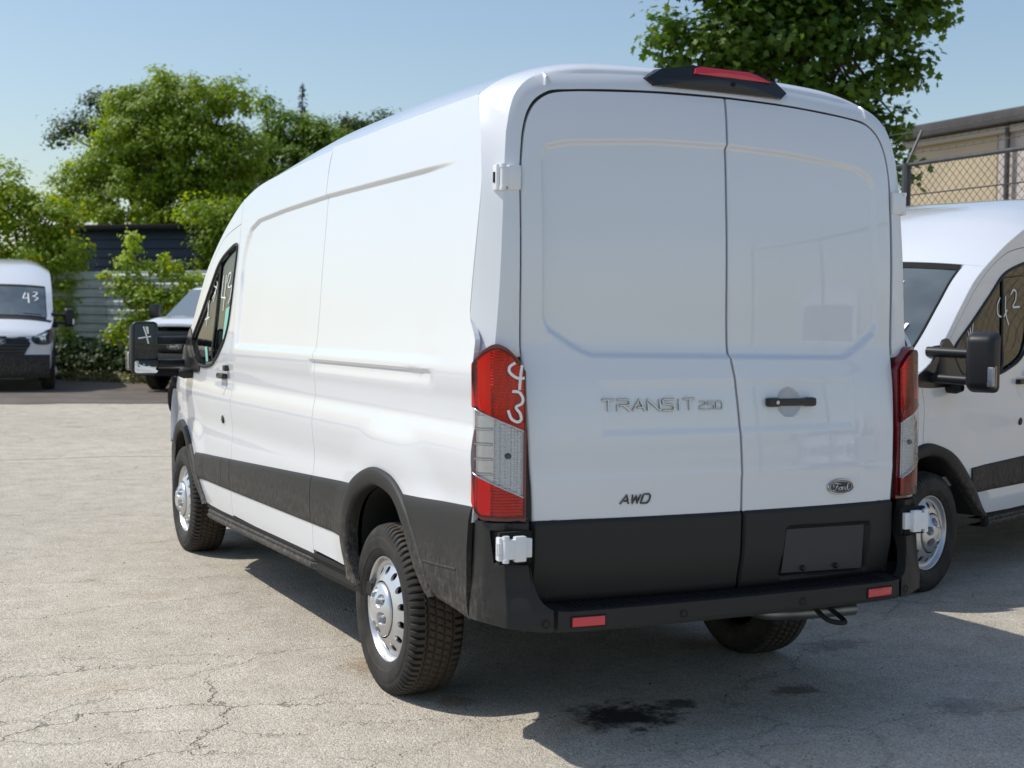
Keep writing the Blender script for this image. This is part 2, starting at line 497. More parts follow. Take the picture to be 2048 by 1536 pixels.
def poly_patch(name, poly, fn, mat, parent, n=90, rings=6, hint=None, skirt=None, closed_smooth=True):
    """fill a star-shaped outline of (u,v) points and map it to 3D with fn"""
    P = smooth_line(poly, n, True) if closed_smooth else np.array(poly, float)
    c = P.mean(0)
    k = np.linspace(0.02, 1, rings)
    uv = c + (P[None] - c) * k[:, None, None]
    uv = np.concatenate([uv, uv[:, :1]], 1)
    Q = fn(uv[..., 0], uv[..., 1])
    V, F = grid_data(Q, None, hint)
    if skirt is not None:
        V, F = fold(V, F, skirt)
    return make(name, V, F, mat, parent)

def zlines(lo, hi):
    a = np.concatenate([np.linspace(lo, 1.27, 54), np.linspace(1.27, 1.42, 26), np.linspace(1.42, 2.03, 22), np.linspace(2.03, 2.14, 24), np.linspace(2.14, 2.36, 12)])
    a = np.unique(a[(a >= lo) & (a <= hi)])
    return np.concatenate([[lo], a[(a > lo + .004) & (a < hi - .004)], [hi]])

# ------------------------------------------------------------------ wheel meshes (outer side towards -x)
def tyre_mesh():
    half = [(-.082, .213), (-.096, .219), (-.104, .226), (-.1125, .245), (-.1135, .249), (-.1165, .252), (-.1185, .27), (-.1195, .285), (-.1185, .297), (-.1165, .300), (-.1165, .303), (-.114, .315), (-.1105, .327), (-.105, .336), (-.099, .343), (-.091, .348)]
    tread = np.linspace(-.082, .082, 43)
    prof = half + [(a, .356 - .006 * (abs(a) / .082) ** 2.5) for a in tread] + [(-a, r) for a, r in half[::-1]]
    A = np.array([p[0] for p in prof]); R0 = np.array([p[1] for p in prof])
    n = 576
    th = np.arange(n) / n * 2 * math.pi
    TH, AA = np.meshgrid(th, A, indexing='ij')
    RR = np.tile(R0, (n, 1))
    groove = np.zeros_like(AA)
    for g in (-.054, -.018, .018, .054):
        groove = np.maximum(groove, .0085 * sstep(.0052, .0028, np.abs(AA - g - .0016 * np.sin(TH * 72))))
    ph = (TH * 36 / math.pi + .35 * np.sign(AA)) % 1.0
    ph = np.abs(ph - .5) * 2
    lug = .012 * sstep(.66, .76, ph) * sstep(.060, .066, np.abs(AA)) * sstep(.312, .332, RR)
    ph2 = np.abs(((TH * 36 / math.pi + AA * 14) % 1.0) - .5) * 2
    sipe = .006 * sstep(.66, .80, ph2) * (np.abs(AA) < .05)
    RR = RR - np.maximum(np.maximum(groove, lug), sipe)
    X = AA; Y = RR * np.sin(TH); Z = RR * np.cos(TH)
    flat = Z < -.345
    X = np.where(flat, X * 1.01, X)
    Z = np.maximum(Z, -.3447)
    P = np.stack([X, Y, Z], -1)
    P = np.concatenate([P, P[:1]], 0)
    V, F = grid_data(P)
    V = V[:-len(A)]
    F = F % (n * len(A))
    me = bpy.data.meshes.new("tyre"); me.from_pydata(V.tolist(), [], F.tolist())
    me.materials.append(M['tyre'])
    me.polygons.foreach_set("use_smooth", np.ones(len(me.polygons), bool)); me.set_sharp_from_angle(angle=math.radians(32))
    return me

def rim_mesh():
    parts = [lathe_data([(-.080, .214), (-.090, .2185), (-.096, .2165), (-.0955, .2125), (-.090, .208), (-.078, .2045), (-.074, .2015), (-.071, .197), (-.070, .192), (-.070, .189)], 96)]
    # ventilated disc with 14 oval holes
    nh = 14; V = []; F = []
    r_in, r_out = .118, .1895
    ax = pchip([(.118, -.110), (.135, -.104), (.16, -.090), (.1895, -.070)])
    kk = 16
    for h in range(nh):
        a0 = 2 * math.pi * h / nh; da = math.pi / nh
        per = []
        for a, r in ([(-1, r_in), (-.5, r_in), (0, r_in), (.5, r_in), (1, r_in), (1, r_in + .24 * (r_out - r_in)), (1, .5 * (r_in + r_out)), (1, r_in + .76 * (r_out - r_in)), (1, r_out), (.5, r_out), (0, r_out), (-.5, r_out), (-1, r_out), (-1, r_in + .76 * (r_out - r_in)), (-1, .5 * (r_in + r_out)), (-1, r_in + .24 * (r_out - r_in))]):
            per.append((a0 + a * da, r))
        hc = .160
        ring = []
        for (a, r) in per:
            d = np.array([(a - a0) * hc, r - hc]); q = math.atan2(d[1], d[0])
            ring.append((a0 + .0150 * math.cos(q) / hc, hc + .0175 * math.sin(q)))
        b = len(V)
        for a, r in per: V.append((float(ax(r)), r * math.sin(a), r * math.cos(a)))
        for a, r in ring: V.append((float(ax(r)) , r * math.sin(a), r * math.cos(a)))
        for a, r in ring: V.append((float(ax(r)) + .012, r * math.sin(a), r * math.cos(a)))
        for i in range(kk):
            j = (i + 1) % kk
            F.append((b + i, b + kk + i, b + kk + j, b + j))
            F.append((b + kk + i, b + 2 * kk + i, b + 2 * kk + j, b + kk + j))
    parts.append((np.array(V), F))
    V, F = join_data(parts)
    me = bpy.data.meshes.new("rim"); me.from_pydata(V.tolist(), [], F)
    me.materials.append(M['rim'])
    bm = bmesh.new(); bm.from_mesh(me); bmesh.ops.remove_doubles(bm, verts=bm.verts, dist=.0002); bmesh.ops.recalc_face_normals(bm, faces=bm.faces); bm.to_mesh(me); bm.free()
    me.polygons.foreach_set("use_smooth", np.ones(len(me.polygons), bool)); me.set_sharp_from_angle(angle=math.radians(40))
    return me

def hub_mesh():
    rr = np.concatenate([np.linspace(.0005, .104, 44), [.108, .111, .112, .112]])
    base = pchip([(0, -.122), (.03, -.121), (.055, -.117), (.075, -.108), (.092, -.098), (.104, -.090), (.111, -.082), (.1121, -.076)])
    n = 144
    th = np.arange(n + 1) / n * 2 * math.pi
    TH, RR = np.meshgrid(th, rr, indexing='ij')
    X = base(RR) - .034
    X[:, -1] = -.098
    d = np.zeros_like(X)
    for k in range(6):
        a = math.radians(12 + 60 * k)
        q = np.hypot((RR * np.cos(TH) - .070 * math.cos(a)) * 1.0, RR * np.sin(TH) - .070 * math.sin(a))
        d = np.maximum(d, sstep(.0250, .0205, q))
    X = np.where(d > 0, X * (1 - d) + (-.104) * d, X)
    d2 = sstep(.040, .037, RR) * .003
    X = X + d2
    P = np.stack([X, RR * np.sin(TH), RR * np.cos(TH)], -1)
    V, F = grid_data(P, None, (-1, 0, 0))
    me = bpy.data.meshes.new("hub_cap"); me.from_pydata(V.tolist(), [], F.tolist()); me.materials.append(M['rim'])
    me.polygons.foreach_set("use_smooth", np.ones(len(me.polygons), bool)); me.set_sharp_from_angle(angle=math.radians(50))
    return me

def nuts_mesh():
    parts = []
    for k in range(6):
        a = math.radians(12 + 60 * k)
        parts.append(lathe_data([(-.102, .0085), (-.116, .0085), (-.118, .007), (-.118, .0001)], 6, 'x', (0, .070 * math.sin(a), .070 * math.cos(a))))
    V, F = join_data(parts)
    me = bpy.data.meshes.new("wheel_nuts"); me.from_pydata(V.tolist(), [], F); me.materials.append(M['badge_dark'])
    return me

def brake_mesh():
    V, F = lathe_data([(.02, .186), (-.012, .186), (-.012, .02), (.0, .0005)], 40)
    me = bpy.data.meshes.new("brake_disc"); me.from_pydata(V.tolist(), [], F); me.materials.append(M['under'])
    return me

WM = dict(tyre=tyre_mesh(), rim=rim_mesh(), hub_cap=hub_mesh(), wheel_nuts=nuts_mesh(), brake_disc=brake_mesh())
def wheel(parent, x, y, z, left=True, steer=0.0):
    w = bpy.data.objects.new("wheel", None); link(w, parent)
    w.location = (x, y, z); w.rotation_euler = (0, 0, (0 if left else math.pi) + steer)
    for nm, me in WM.items():
        o = link(bpy.data.objects.new(nm, me), w)
        if nm == 'wheel_nuts': o["kind"] = "stuff"
    return w

# ------------------------------------------------------------------ lettering strokes
GLYPH = {
 'T': [[(0, 1), (1, 1)], [(.5, 1), (.5, 0)]],
 'R': [[(0, 0), (0, .6)], [(0, 1), (.8, 1), (1, .9), (1, .65), (.8, .5), (.15, .5)], [(.5, .5), (1, 0)]],
 'A': [[(0, 0), (.55, 1), (1, 0)], [(.35, .32), (.8, .32)]],
 'N': [[(0, 0), (0, 1), (1, 0), (1, 1)]],
 'S': [[(1, 1), (.15, 1), (0, .85), (.1, .6), (.9, .45), (1, .2), (.85, 0), (0, 0)]],
 'I': [[(.5, 0), (.5, 1)]],
 '2': [[(0, 1), (.9, 1), (1, .85), (.9, .6), (.1, .4), (0, .2), (0, 0), (1, 0)]],
 '5': [[(1, 1), (0, 1), (0, .58), (.9, .58), (1, .4), (1, .15), (.9, 0), (0, 0)]],
 '0': [[(.1, 0), (.9, 0), (1, .15), (1, .85), (.9, 1), (.1, 1), (0, .85), (0, .15), (.1, 0)]],
 'W': [[(0, 1), (.22, 0), (.5, .9), (.78, 0), (1, 1)]],
 'D': [[(0, 0), (.12, 1), (.8, 1), (1, .75), (.95, .25), (.75, 0), (0, 0)]],
}
FORD = [[(.02, .52), (0, .72), (.1, .92), (.3, .9), (.46, .84)], [(.27, .9), (.2, .5), (.12, .2), (0, .1), (-.05, .22)], [(.1, .5), (.3, .56)],
        [(.42, .48), (.34, .38), (.34, .2), (.42, .12), (.5, .22), (.5, .4), (.42, .48), (.56, .44)],
        [(.56, .44), (.58, .12)], [(.58, .36), (.64, .46), (.70, .44)],
        [(.86, .42), (.78, .44), (.72, .3), (.74, .14), (.82, .12), (.88, .24)], [(1.0, .92), (.93, .88), (.88, .3), (.92, .12), (1.0, .2)]]

def letters(name, text, x0, z0, h, w, gap, fn, mat, parent, thick=.0035, depth=.003, slant=0.0, nrm=(0, -1, 0)):
    lines = []
    x = x0
    for ch in text:
        cw = w * (.35 if ch == 'I' else 1.0)
        for st in GLYPH[ch]:
            dense = []
            for (a, b), (c, d) in zip(st[:-1], st[1:]):
                for q in np.linspace(0, 1, 4)[:-1]:
                    dense.append((a + (c - a) * q, b + (d - b) * q))
            dense.append(st[-1])
            u = np.array([x + p[0] * cw + p[1] * h * slant for p in dense]); v = np.array([z0 + p[1] * h for p in dense])
            lines.append(fn(u, v))
        x += cw + gap
    return tubes(name, lines, thick, mat, parent, rn=depth, nrm=nrm, sides=6)

def scribble(name, strokes, fn, parent, r=.006, nrm=(-1, 0, 0), mat=None):
    lines = []
    for st in strokes:
        q = smooth_line(st, max(6, 6 * len(st))) if len(st) > 2 else np.linspace(st[0], st[1], 6)
        lines.append(fn(q[:, 0], q[:, 1]))
    return tubes(name, lines, r, mat or M['mark'], parent, rn=.0012, nrm=nrm, sides=6)

def oval(name, fn, cx, cz, a, b, parent, nrm, script=True):
    th = np.linspace(0, 2 * math.pi, 41)
    k = np.array([.03, .5, .9, 1.0])
    U = cx + a * k[:, None] * np.cos(th)[None]; Vv = cz + b * k[:, None] * np.sin(th)[None]
    e = bpy.data.objects.new(name, None); link(e, parent)
    Q = fn(U, Vv) + np.array(nrm) * (.006 - .003 * (k ** 3)[:, None, None])
    patch('emblem_field', Q, M['oval'], e, hint=nrm, skirt=-np.array(nrm) * .006)
    ring = fn(cx + a * 1.0 * np.cos(th[:-1]), cz + b * 1.0 * np.sin(th[:-1])) + np.array(nrm) * .004
    V, F = tube_data(ring, .0035, .004, nrm, 6, False, True)
    make('emblem_rim', V, F, M['chrome'], e)
    ring = fn(cx + a * .86 * np.cos(th[:-1]), cz + b * .80 * np.sin(th[:-1])) + np.array(nrm) * .006
    V, F = tube_data(ring, .0012, .001, nrm, 5, False, True)
    make('emblem_inner_line', V, F, M['chrome'], e)
    if script:
        lines = []
        for st in FORD:
            q = smooth_line(st, 6 * len(st)) if len(st) > 2 else np.linspace(st[0], st[1], 5)
            lines.append(fn(cx + (q[:, 0] - .49) * a * 1.25, cz + (q[:, 1] - .5) * b * 1.15) + np.array(nrm) * .0072)
        tubes('emblem_script', lines, (.0019 if a < .1 else .003) * a / .065, M['chrome'], e, rn=.0015, nrm=nrm)
    return e

# ------------------------------------------------------------------ the van
def build_van():
    van = empty("cargo_van")
    G = .0022
    def side(y, z, sx, off=0.0):
        y, z = np.broadcast_arrays(np.asarray(y, float), np.asarray(z, float))
        return np.stack([sx * (S(y, z) + off), y, z], -1)
    SP = pchip([(.4, .30), (.66, .30), (.70, .098), (1.385, .098), (1.41, .110), (1.50, .165), (1.96, .15), (2.20, .2), (2.36, .285)])
    S0 = pchip([(.4, .098), (1.385, .098), (1.41, .110), (1.50, .165), (1.96, .15), (2.20, .2), (2.36, .285)])
    cutR = [(a[0] * .5 + b[0] * .5, a[1] * .5 + b[1] * .5) for a, b in zip(ARCH_R_OUT, ARCH_R_IN)]
    cutR = cutR + [(.40, .2), (1.33, .2)]
    cutF = [(a * .5 + c * .5, b * .5 + d * .5) for (a, b), (c, d) in zip(smooth_line(ARCH_F_OUT, 20), smooth_line(ARCH_F_IN, 20))] + [(4.09, .2), (5.18, .2)]
    WIN = [(4.20, 1.245), (3.95, 1.263), (3.83, 1.295), (3.72, 1.335), (3.62, 1.395), (3.555, 1.48), (3.52, 1.58), (3.485, 1.75), (3.458, 1.92), (3.475, 1.968), (3.60, 1.955), (3.855, 1.88), (4.05, 1.745), (4.28, 1.58), (4.50, 1.43), (4.52, 1.37), (4.40, 1.27)]
    WIND = [tuple(p) for p in smooth_line(WIN, 120, True)]
    for sx in (-1, 1):
        inw = np.array([-sx * .02, 0, 0])
        hint = (sx, 0, 0)
        # --- big outer panels
        def panel(name, ylo, yhi, zlo, zhi, ny, cut=None, label=None):
            zb, zt = zlo, zhi
            zl = zlines(zb, zt)
            v = (zl - zb) / (zt - zb)
            u = np.linspace(0, 1, ny)
            Y = (ylo(zl)[None] + (yhi(zl) - ylo(zl))[None] * u[:, None])
            lo = zlo + .15 * sstep(.75, .55, Y)
            hi = zhi
            Zz = lo + (hi - lo) * v[None] + 0 * Y
            P = side(Y, Zz, sx)
            keep = None
            if cut is not None:
                yc = .25 * (Y[1:, 1:] + Y[:-1, 1:] + Y[1:, :-1] + Y[:-1, :-1]); zc = .25 * (Zz[1:, 1:] + Zz[:-1, 1:] + Zz[1:, :-1] + Zz[:-1, :-1])
                keep = np.ones(yc.shape, bool)
                for pl in cut:
                    keep &= sdpoly(yc, zc, pl) < 0
            V, F = grid_data(P, keep, hint)
            V, F = fold_keep(V, F, inw)
            o = make(name, V, F, M['paint'], van)
            if label: o["label"] = label
            return o
        def fold_keep(V, F, vec):
            used = np.unique(F); mp = np.full(len(V), -1); mp[used] = np.arange(len(used))
            return fold(V[used], mp[F], vec)
        K = lambda c: (lambda z: np.full(np.shape(z), c))
        gut = lambda y: zs(y) - .0015
        panel('quarter_panel', lambda z: SP(z) + G, K(1.9 - G), 0.455, 2.348, 130, [cutR])
        panel('sliding_door' if sx > 0 else 'side_panel', K(1.9 + G), K(3.42 - G), .415, 2.222, 90)
        # top strip between the flat 2.222 limit and the gutter of the middle panel
        yy = np.linspace(1.9 + G, 3.42 - G, 60); vv = np.linspace(0, 1, 10)
        Zt = 2.222 + (gut(yy)[:, None] - 2.222) * vv[None] + 1e-5 * vv[None]
        patch('upper_side_panel', side(yy[:, None] + 0 * vv[None], Zt, sx), M['paint'], van, hint=hint)
        dz = lambda Y: door_top(Y) - G
        # cab door
        yl = np.linspace(3.42 + G, 4.84 - G, 150); vv = np.concatenate([np.linspace(0, .55, 40), np.linspace(.55, 1, 70)[1:]])
        Y = yl[:, None] + 0 * vv[None]; Zz = .40 + (dz(Y) - .40) * vv[None]
        yc = .25 * (Y[1:, 1:] + Y[:-1, 1:] + Y[1:, :-1] + Y[:-1, :-1]); zc = .25 * (Zz[1:, 1:] + Zz[:-1, 1:] + Zz[1:, :-1] + Zz[:-1, :-1])
        keep = (sdpoly(yc, zc, WIND) < 0) & (sdpoly(yc, zc, cutF) < 0)
        V, F = grid_data(side(Y, Zz, sx), keep, hint); V, F = fold_keep(V, F, inw)
        door = make('cab_door', V, F, M['paint'], van)
        # window parts of the door
        fn = lambda off: (lambda u, v: side(u, v, sx, off))
        Wp = smooth_line(WIN, 110, True)
        c = Wp.mean(0)
        poly_patch('window_glass', WIN, fn(-.012), M['glass'], door, hint=hint)
        q = side(Wp[:, 0], Wp[:, 1], sx, .001)
        V, F = tube_data(q, .011, .008, (sx, 0, 0), 8, False, True)
        make('window_seal', V, F, M['rubber'], door, sharp=60)
        bar = np.array([(3.915, 1.262), (3.90, 1.45), (3.875, 1.65), (3.855, 1.88)])
        tubes('window_bar', [side(*smooth_line(bar, 16).T, sx, -.006)], .012, M['rubber'], door, rn=.006, nrm=(sx, 0, 0))
        # black mirror base triangle, partly on door and partly on the fender
        poly_patch('mirror_base', [(4.30, 1.225), (4.50, 1.41), (4.60, 1.48), (4.70, 1.405), (4.86, 1.285), (5.0, 1.225), (4.95, 1.205), (4.75, 1.19), (4.5, 1.20)], fn(.006), M['black'], door, hint=hint, skirt=inw)
        # handle, lock, blanking plug
        box('door_handle', (sx * (S(3.62, 1.207) + .016), 3.63, 1.207), (.036, .15, .034), M['black'], door, .012)
        box('lock_cover', (sx * (S(3.54, 1.255) + .012), 3.54, 1.256), (.03, .055, .035), M['black'], door, .008)
        poly_patch('handle_bowl', [(3.68 + .0, 1.19), (3.60, 1.19), (3.56, 1.15), (3.60, 1.10), (3.64, 1.10), (3.68, 1.15)], fn(.0012), M['paint'], door, hint=hint)
        if sx < 0:
            V, F = lathe_data([(-.006, .0001), (-.006, .022), (0, .026), (.01, .026)], 18, 'x', (-S(3.634, .953), 3.634, .953))
            make('blanking_plug', V, F, M['rubber'], van)
        # roof side strip / A pillar foot next to the door top
        yl = np.linspace(3.42 + G, 4.84, 70); vv = np.linspace(0, 1, 12)
        Y = yl[:, None] + 0 * vv[None]; lo = door_top(Y) + G
        patch('pillar_panel', side(Y, lo + (gut(Y) - lo) * vv[None], sx), M['paint'], van, hint=hint, skirt=inw)
        # front fender
        yl = np.linspace(4.84 + G, 5.62, 80); vv = np.linspace(0, 1, 90)
        Y = yl[:, None] + 0 * vv[None]; Zz = .40 + (gut(Y) - .40) * vv[None]
        yc = .25 * (Y[1:, 1:] + Y[:-1, 1:] + Y[1:, :-1] + Y[:-1, :-1]); zc = .25 * (Zz[1:, 1:] + Zz[:-1, 1:] + Zz[1:, :-1] + Zz[:-1, :-1])
        keep = sdpoly(yc, zc, cutF) < 0
        V, F = grid_data(side(Y, Zz, sx), keep, hint); V, F = fold_keep(V, F, inw)
        make('front_fender', V, F, M['paint'], van)
        # --- black side mouldings, each clipped to the door or panel it sits on
        def mold(y0, y1, top, bot, n=40, name='side_molding'):
            yl = np.linspace(y0, y1, n); vv = np.array([0, .02, .06, .12, .35, .65, .88, .94, .98, 1])
            Y = yl[:, None] + 0 * vv[None]
            Zz = bot(Y) + (top(Y) - bot(Y)) * vv[None]
            off = np.array([.001, .006, .010, .0125, .0135, .0135, .0125, .010, .006, .001])[None]
            yc = .25 * (Y[1:, 1:] + Y[:-1, 1:] + Y[1:, :-1] + Y[:-1, :-1]); zc = .25 * (Zz[1:, 1:] + Zz[:-1, 1:] + Zz[1:, :-1] + Zz[:-1, :-1])
            keep = (sdpoly(yc, zc, cutR) < 0.0) & (sdpoly(yc, zc, cutF) < 0.0)
            P = side(Y, Zz, sx, 0)
            P[..., 0] = sx * (S(Y, Zz) + off)
            V, F = grid_data(P, keep, hint); V, F = fold_keep(V, F, inw)
            return make(name, V, F, M['plastic'], van)
        mold(1.25, 1.9 - G * 1.3, mold_top, mold_bot)
        mold(1.9 + G * 1.3, 3.42 - G * 1.3, mold_top, mold_bot)
        mold(3.42 + G * 1.3, 3.62, mold_top, mold_bot, 20)
        mold(3.625, 4.30, mold_top, mold_bot, 40)
        # rear lower cladding behind the wheel
        mold(.108, .72, mold_top, lambda y: .475 + .11 * np.clip(y, 0, 1), 60, 'rear_cladding')
        tubes('cladding_crease', [side(np.linspace(.20, .46, 8), np.linspace(.650, .640, 8), sx, .0135)], .005, M['plastic'], van, rn=.003, nrm=hint)
        # wheel arch trims
        for outer, inner in ((ARCH_R_OUT, ARCH_R_IN), (ARCH_F_OUT, ARCH_F_IN)):
            O = smooth_line(outer, 64); I = smooth_line(inner, 64)
            rows = []
            for k, off in ((0, -.015), (0, .010), (.05, .020), (.18, .026), (.5, .027), (.85, .022), (.97, .016), (1.0, .004), (1.01, -.02), (1.01, -.035)):
                uv = O * (1 - k) + I * k
                b = O * (1 - min(k, .3)) + I * min(k, .3)
                xx = np.maximum(S(O[:, 0], np.maximum(O[:, 1], .45)), S(b[:, 0], np.maximum(b[:, 1], .45))) + off - .004
                rows.append(np.stack([sx * xx, uv[:, 0], uv[:, 1]], -1))
            P = np.stack(rows, 0)
            V, F = grid_data(P, None, None)
            o = make('wheel_arch_trim', V, F, M['plastic'], van, sharp=50)
            fix_normals(o)
            # dark wheel house
            x1 = w0(.7) - .04
            prof = [np.stack([np.full(64, sx * x), I[:, 0], I[:, 1]], -1) for x in (x1, .80, .62)]
            cy, cz = I[:, 0].mean(), .45
            prof.append(np.stack([np.full(64, sx * .60), cy + (I[:, 0] - cy) * .05, cz + (I[:, 1] - cz) * .05], -1))
            V, F = grid_data(np.stack(prof, 0))
            make('wheel_house', V, F, M['under'], van)
        # rocker and step rail
        yl = np.linspace(1.26, 4.10, 40)
        prof = [(-.02, .004), (.002, -.004), (.004, -.02), (-.006, -.030), (-.03, -.034), (-.10, -.036)]
        P = np.stack([np.stack([sx * (S(yl, sill(yl) + .01, True) - .004 + a), yl, sill(yl) + b], -1) for a, b in prof], 1)
        patch('rocker_trim', P, M['gap'], van, hint=hint)
        yl = np.linspace(1.84, 4.03, 50)
        end = sstep(0, .10, yl - 1.84)
        rows = []
        for a, b in [(-.03, -.006), (-.006, -.012), (.004, -.022), (.003, -.032), (-.003, -.036), (.006, -.041), (.010, -.052), (.004, -.068), (-.02, -.078), (-.09, -.082)]:
            rows.append(np.stack([sx * (S(yl, .42, True) + a - .05 * (1 - end)), yl, sill(yl) - .012 + b], -1))
        V, F = grid_data(np.stack(rows, 1), None, hint); V, F = fold(V, F, np.array([-sx * .05, 0, -.0]))
        make('step_rail', V, F, M['plastic'], van)
        yl = np.linspace(1.16, 1.95, 12)
        rows = [np.stack([sx * (.975 + a) + 0 * yl, yl, sill(yl) - .03 + b], -1) for a, b in [(-.02, .01), (0, 0), (0, -.05), (-.03, -.085), (-.1, -.09)]]
        patch('rocker_panel', np.stack(rows, 1), M['under'], van, hint=hint)
        # --- tail lamp wrapped round the corner
        lamp = bpy.data.objects.new("tail_lamp", None); link(lamp, van)
        path = smooth_line([(.995, .100), (.997, .080), (.990, .056), (.965, .032), (.93, .012), (.90, .001), (.865, -.004), (.838, -.006)], 40)
        sl = np.concatenate([[0], np.cumsum(np.hypot(*np.diff(path, axis=0).T))]); sl /= sl[-1]
        def lampP(s, z, off):
            s, z = np.broadcast_arrays(np.asarray(s, float), np.asarray(z, float))
            x = np.interp(s, sl, path[:, 0]); y = np.interp(s, sl, path[:, 1])
            dx = np.interp(s + .02, sl, path[:, 0]) - np.interp(s - .02, sl, path[:, 0]); dy = np.interp(s + .02, sl, path[:, 1]) - np.interp(s - .02, sl, path[:, 1])
            ln = np.hypot(dx, dy) + 1e-9
            nx, ny = -dy / ln, dx / ln     # outward
            sg = np.where(nx * x + ny * (y - .3) < 0, -1, 1)
            tuck = -.022 * sstep(.93, .80, z) - .0 
            return np.stack([sx * (x + sg * nx * off + (.0) * z), y + sg * ny * off + .012 * sstep(1.1, 1.45, z), z], -1)
        ztop = pchip([(0, 1.385), (.12, 1.41), (.50, 1.456), (.60, 1.450), (.90, 1.395), (1, 1.36)])
        zbot = pchip([(0, .905), (.25, .846), (.5, .843), (1, .840)])
        d1 = lambda s: 1.243 - .095 * np.asarray(s, float)
        d2 = lambda s: 1.018 - .100 * np.asarray(s, float)
        def lpatch(name, s0, s1, lo, hi, off, mat, ns=34, nz=40, ribs=None, skirt=.02):
            s_ = np.linspace(s0, s1, ns); v = np.linspace(0, 1, nz)
            Sg = s_[:, None] + 0 * v[None]; Zg = lo(Sg) + (hi(Sg) - lo(Sg)) * v[None]
            o = off if ribs is None else off + ribs(Sg, Zg)
            P = lampP(Sg, Zg, o)
            sk = None
            if skirt:
                n_ = lampP(Sg, Zg, -skirt) - lampP(Sg, Zg, 0); sk = n_.reshape(-1, 3)
            return patch(name, P, mat, lamp, hint=(sx, -1, 0), skirt=sk, sharp=30)
        lpatch('lamp_housing', 0, 1, zbot, ztop, -.006, M['lamp_border'], 40, 60, skirt=.05)
        ribH = lambda s, z: .005 * np.abs(((z / .0105) % 1) - .5) * 2 * (s > .42) + .004 * np.abs(((s / .16) % 1) - .5)
        lpatch('lamp_reflector', .06, .94, lambda s: zbot(s) + .018, lambda s: d2(s) - .003, -.004, M['lamp_metal'], 40, 100, ribH, None)
        lpatch('lamp_reflector', .06, .94, d1, lambda s: ztop(s) - .020, -.004, M['lamp_metal'], 40, 160, ribH, None)
        ribC = lambda s, z: .004 * (np.abs(((z / .012) % 1) - .5) + np.abs(((s / .055) % 1) - .5)) * (s > .45) + .007 * ((((z - .95) / .052) % 1) < .14) * (s < .42)
        lpatch('lamp_reflector', .095, .92, d2, d1, -.005, M['lamp_white'], 70, 150, ribC, None)
        lpatch('red_lens', .045, .955, d1, lambda s: ztop(s) - .013, .009, M['red_lens'], 34, 30)
        lpatch('clear_lens', .10, .915, lambda s: d2(s) + .001, lambda s: d1(s) - .001, .0088, M['clear_lens'], 34, 30)
        lpatch('red_lens', .045, .955, lambda s: zbot(s) + .013, d2, .009, M['red_lens'], 34, 30)
        for dd in (d1, d2):
            s_ = np.linspace(.09, .925, 24)
            tubes('lens_divider', [lampP(s_, dd(s_), .0095)], .0022, M['chrome'], lamp, rn=.0012, nrm=(sx * .7, -.7, 0))
        # bulbs seen through the clear lens
        b_ = lampP(np.array([.68]), np.array([1.07]), -.002)[0]
        V, F = lathe_data([(-.012, .0005), (-.010, .008), (0, .011), (.012, .013)], 16, 'x', (0, 0, 0))
        V = V @ np.array(Matrix.Rotation(math.radians(90), 3, 'Z').transposed()) + b_
        make('lamp_bulb', V, F, M['badge_dark'], lamp)
        # --- mirror on two arms
        mir = bpy.data.objects.new("side_mirror", None); link(mir, van)
        R = Matrix.Rotation(sx * math.radians(-9), 3, 'Z')
        cm = np.array([sx * 1.252, 4.725, 1.348])
        bm = bmesh.new(); bmesh.ops.create_cube(bm, size=1)
        for v in bm.verts:
            f = 0.80 if v.co.y > 0 else 1.0
            v.co = Vector((v.co.x * .190 * f, v.co.y * .125, v.co.z * .365 * f))
        bmesh.ops.bevel(bm, geom=list(bm.edges), offset=.036, segments=4, affect='EDGES', profile=.5)
        bm.verts.index_update()
        V = [tuple(R @ v.co + Vector(cm)) for v in bm.verts]; F = [tuple(v.index for v in f.verts) for f in bm.faces]; bm.free()
        make('mirror_housing', V, F, M['matte'], mir, sharp=60)
        def rrect(cx, cz, w, h, r, n=6):
            pts = []
            for (ax, az, a0) in ((1, 1, 0), (-1, 1, 90), (-1, -1, 180), (1, -1, 270)):
                for q in range(n + 1):
                    a = math.radians(a0 + 90 * q / n); pts.append((cx + ax * (w / 2 - r) + r * math.cos(a), cz + az * (h / 2 - r) + r * math.sin(a)))
            return pts
        def mfn(u, v):
            P = np.stack([u, -.0665 + .07 * (u * -sx) , v], -1)
            return P @ np.array(R.transposed()) + cm
        poly_patch('mirror_glass', rrect(0, .045, .155, .225, .018), mfn, M['mirror'], mir, hint=(0, -1, 0), n=60, rings=3, closed_smooth=False)
        def mfn2(u, v):
            P = np.stack([u, -.066 - .012 * (1 - ((u) / .08) ** 2 * .5 - ((v + .118) / .05) ** 2 * .5), v], -1)
            return P @ np.array(R.transposed()) + cm
        poly_patch('mirror_glass', rrect(0, -.120, .155, .082, .018), mfn2, M['mirror'], mir, hint=(0, -1, 0), n=60, rings=6, closed_smooth=False)
        lens_c = cm + np.array(R @ Vector((sx * .070, .042, -.080)))
        box('turn_signal', lens_c, (.046, .052, .125), M['clear_lens'], mir, .012, R)
        box('turn_signal_reflector', lens_c - np.array([sx * .006, 0.0, 0]), (.034, .040, .11), M['lamp_white'], mir, .006, R)
        for z0, hgt in ((1.395, .058), (1.243, .056)):
            a = np.array([sx * 1.18, 4.735, z0]); b = np.array([sx * .93, 4.75, z0 + .008])
            V, F = tube_data(np.linspace(a, b, 8), hgt / 2, .032, (0, 1, 0), 10)
            make('mirror_arm', V, F, M['matte'], mir, sharp=60)
        V, F = tube_data(smooth_line([(sx * .94, 4.66, 1.43), (sx * .955, 4.66, 1.39), (sx * .965, 4.66, 1.32), (sx * .97, 4.66, 1.22)], 12), .07, .025, (sx, 0, 0), 10)
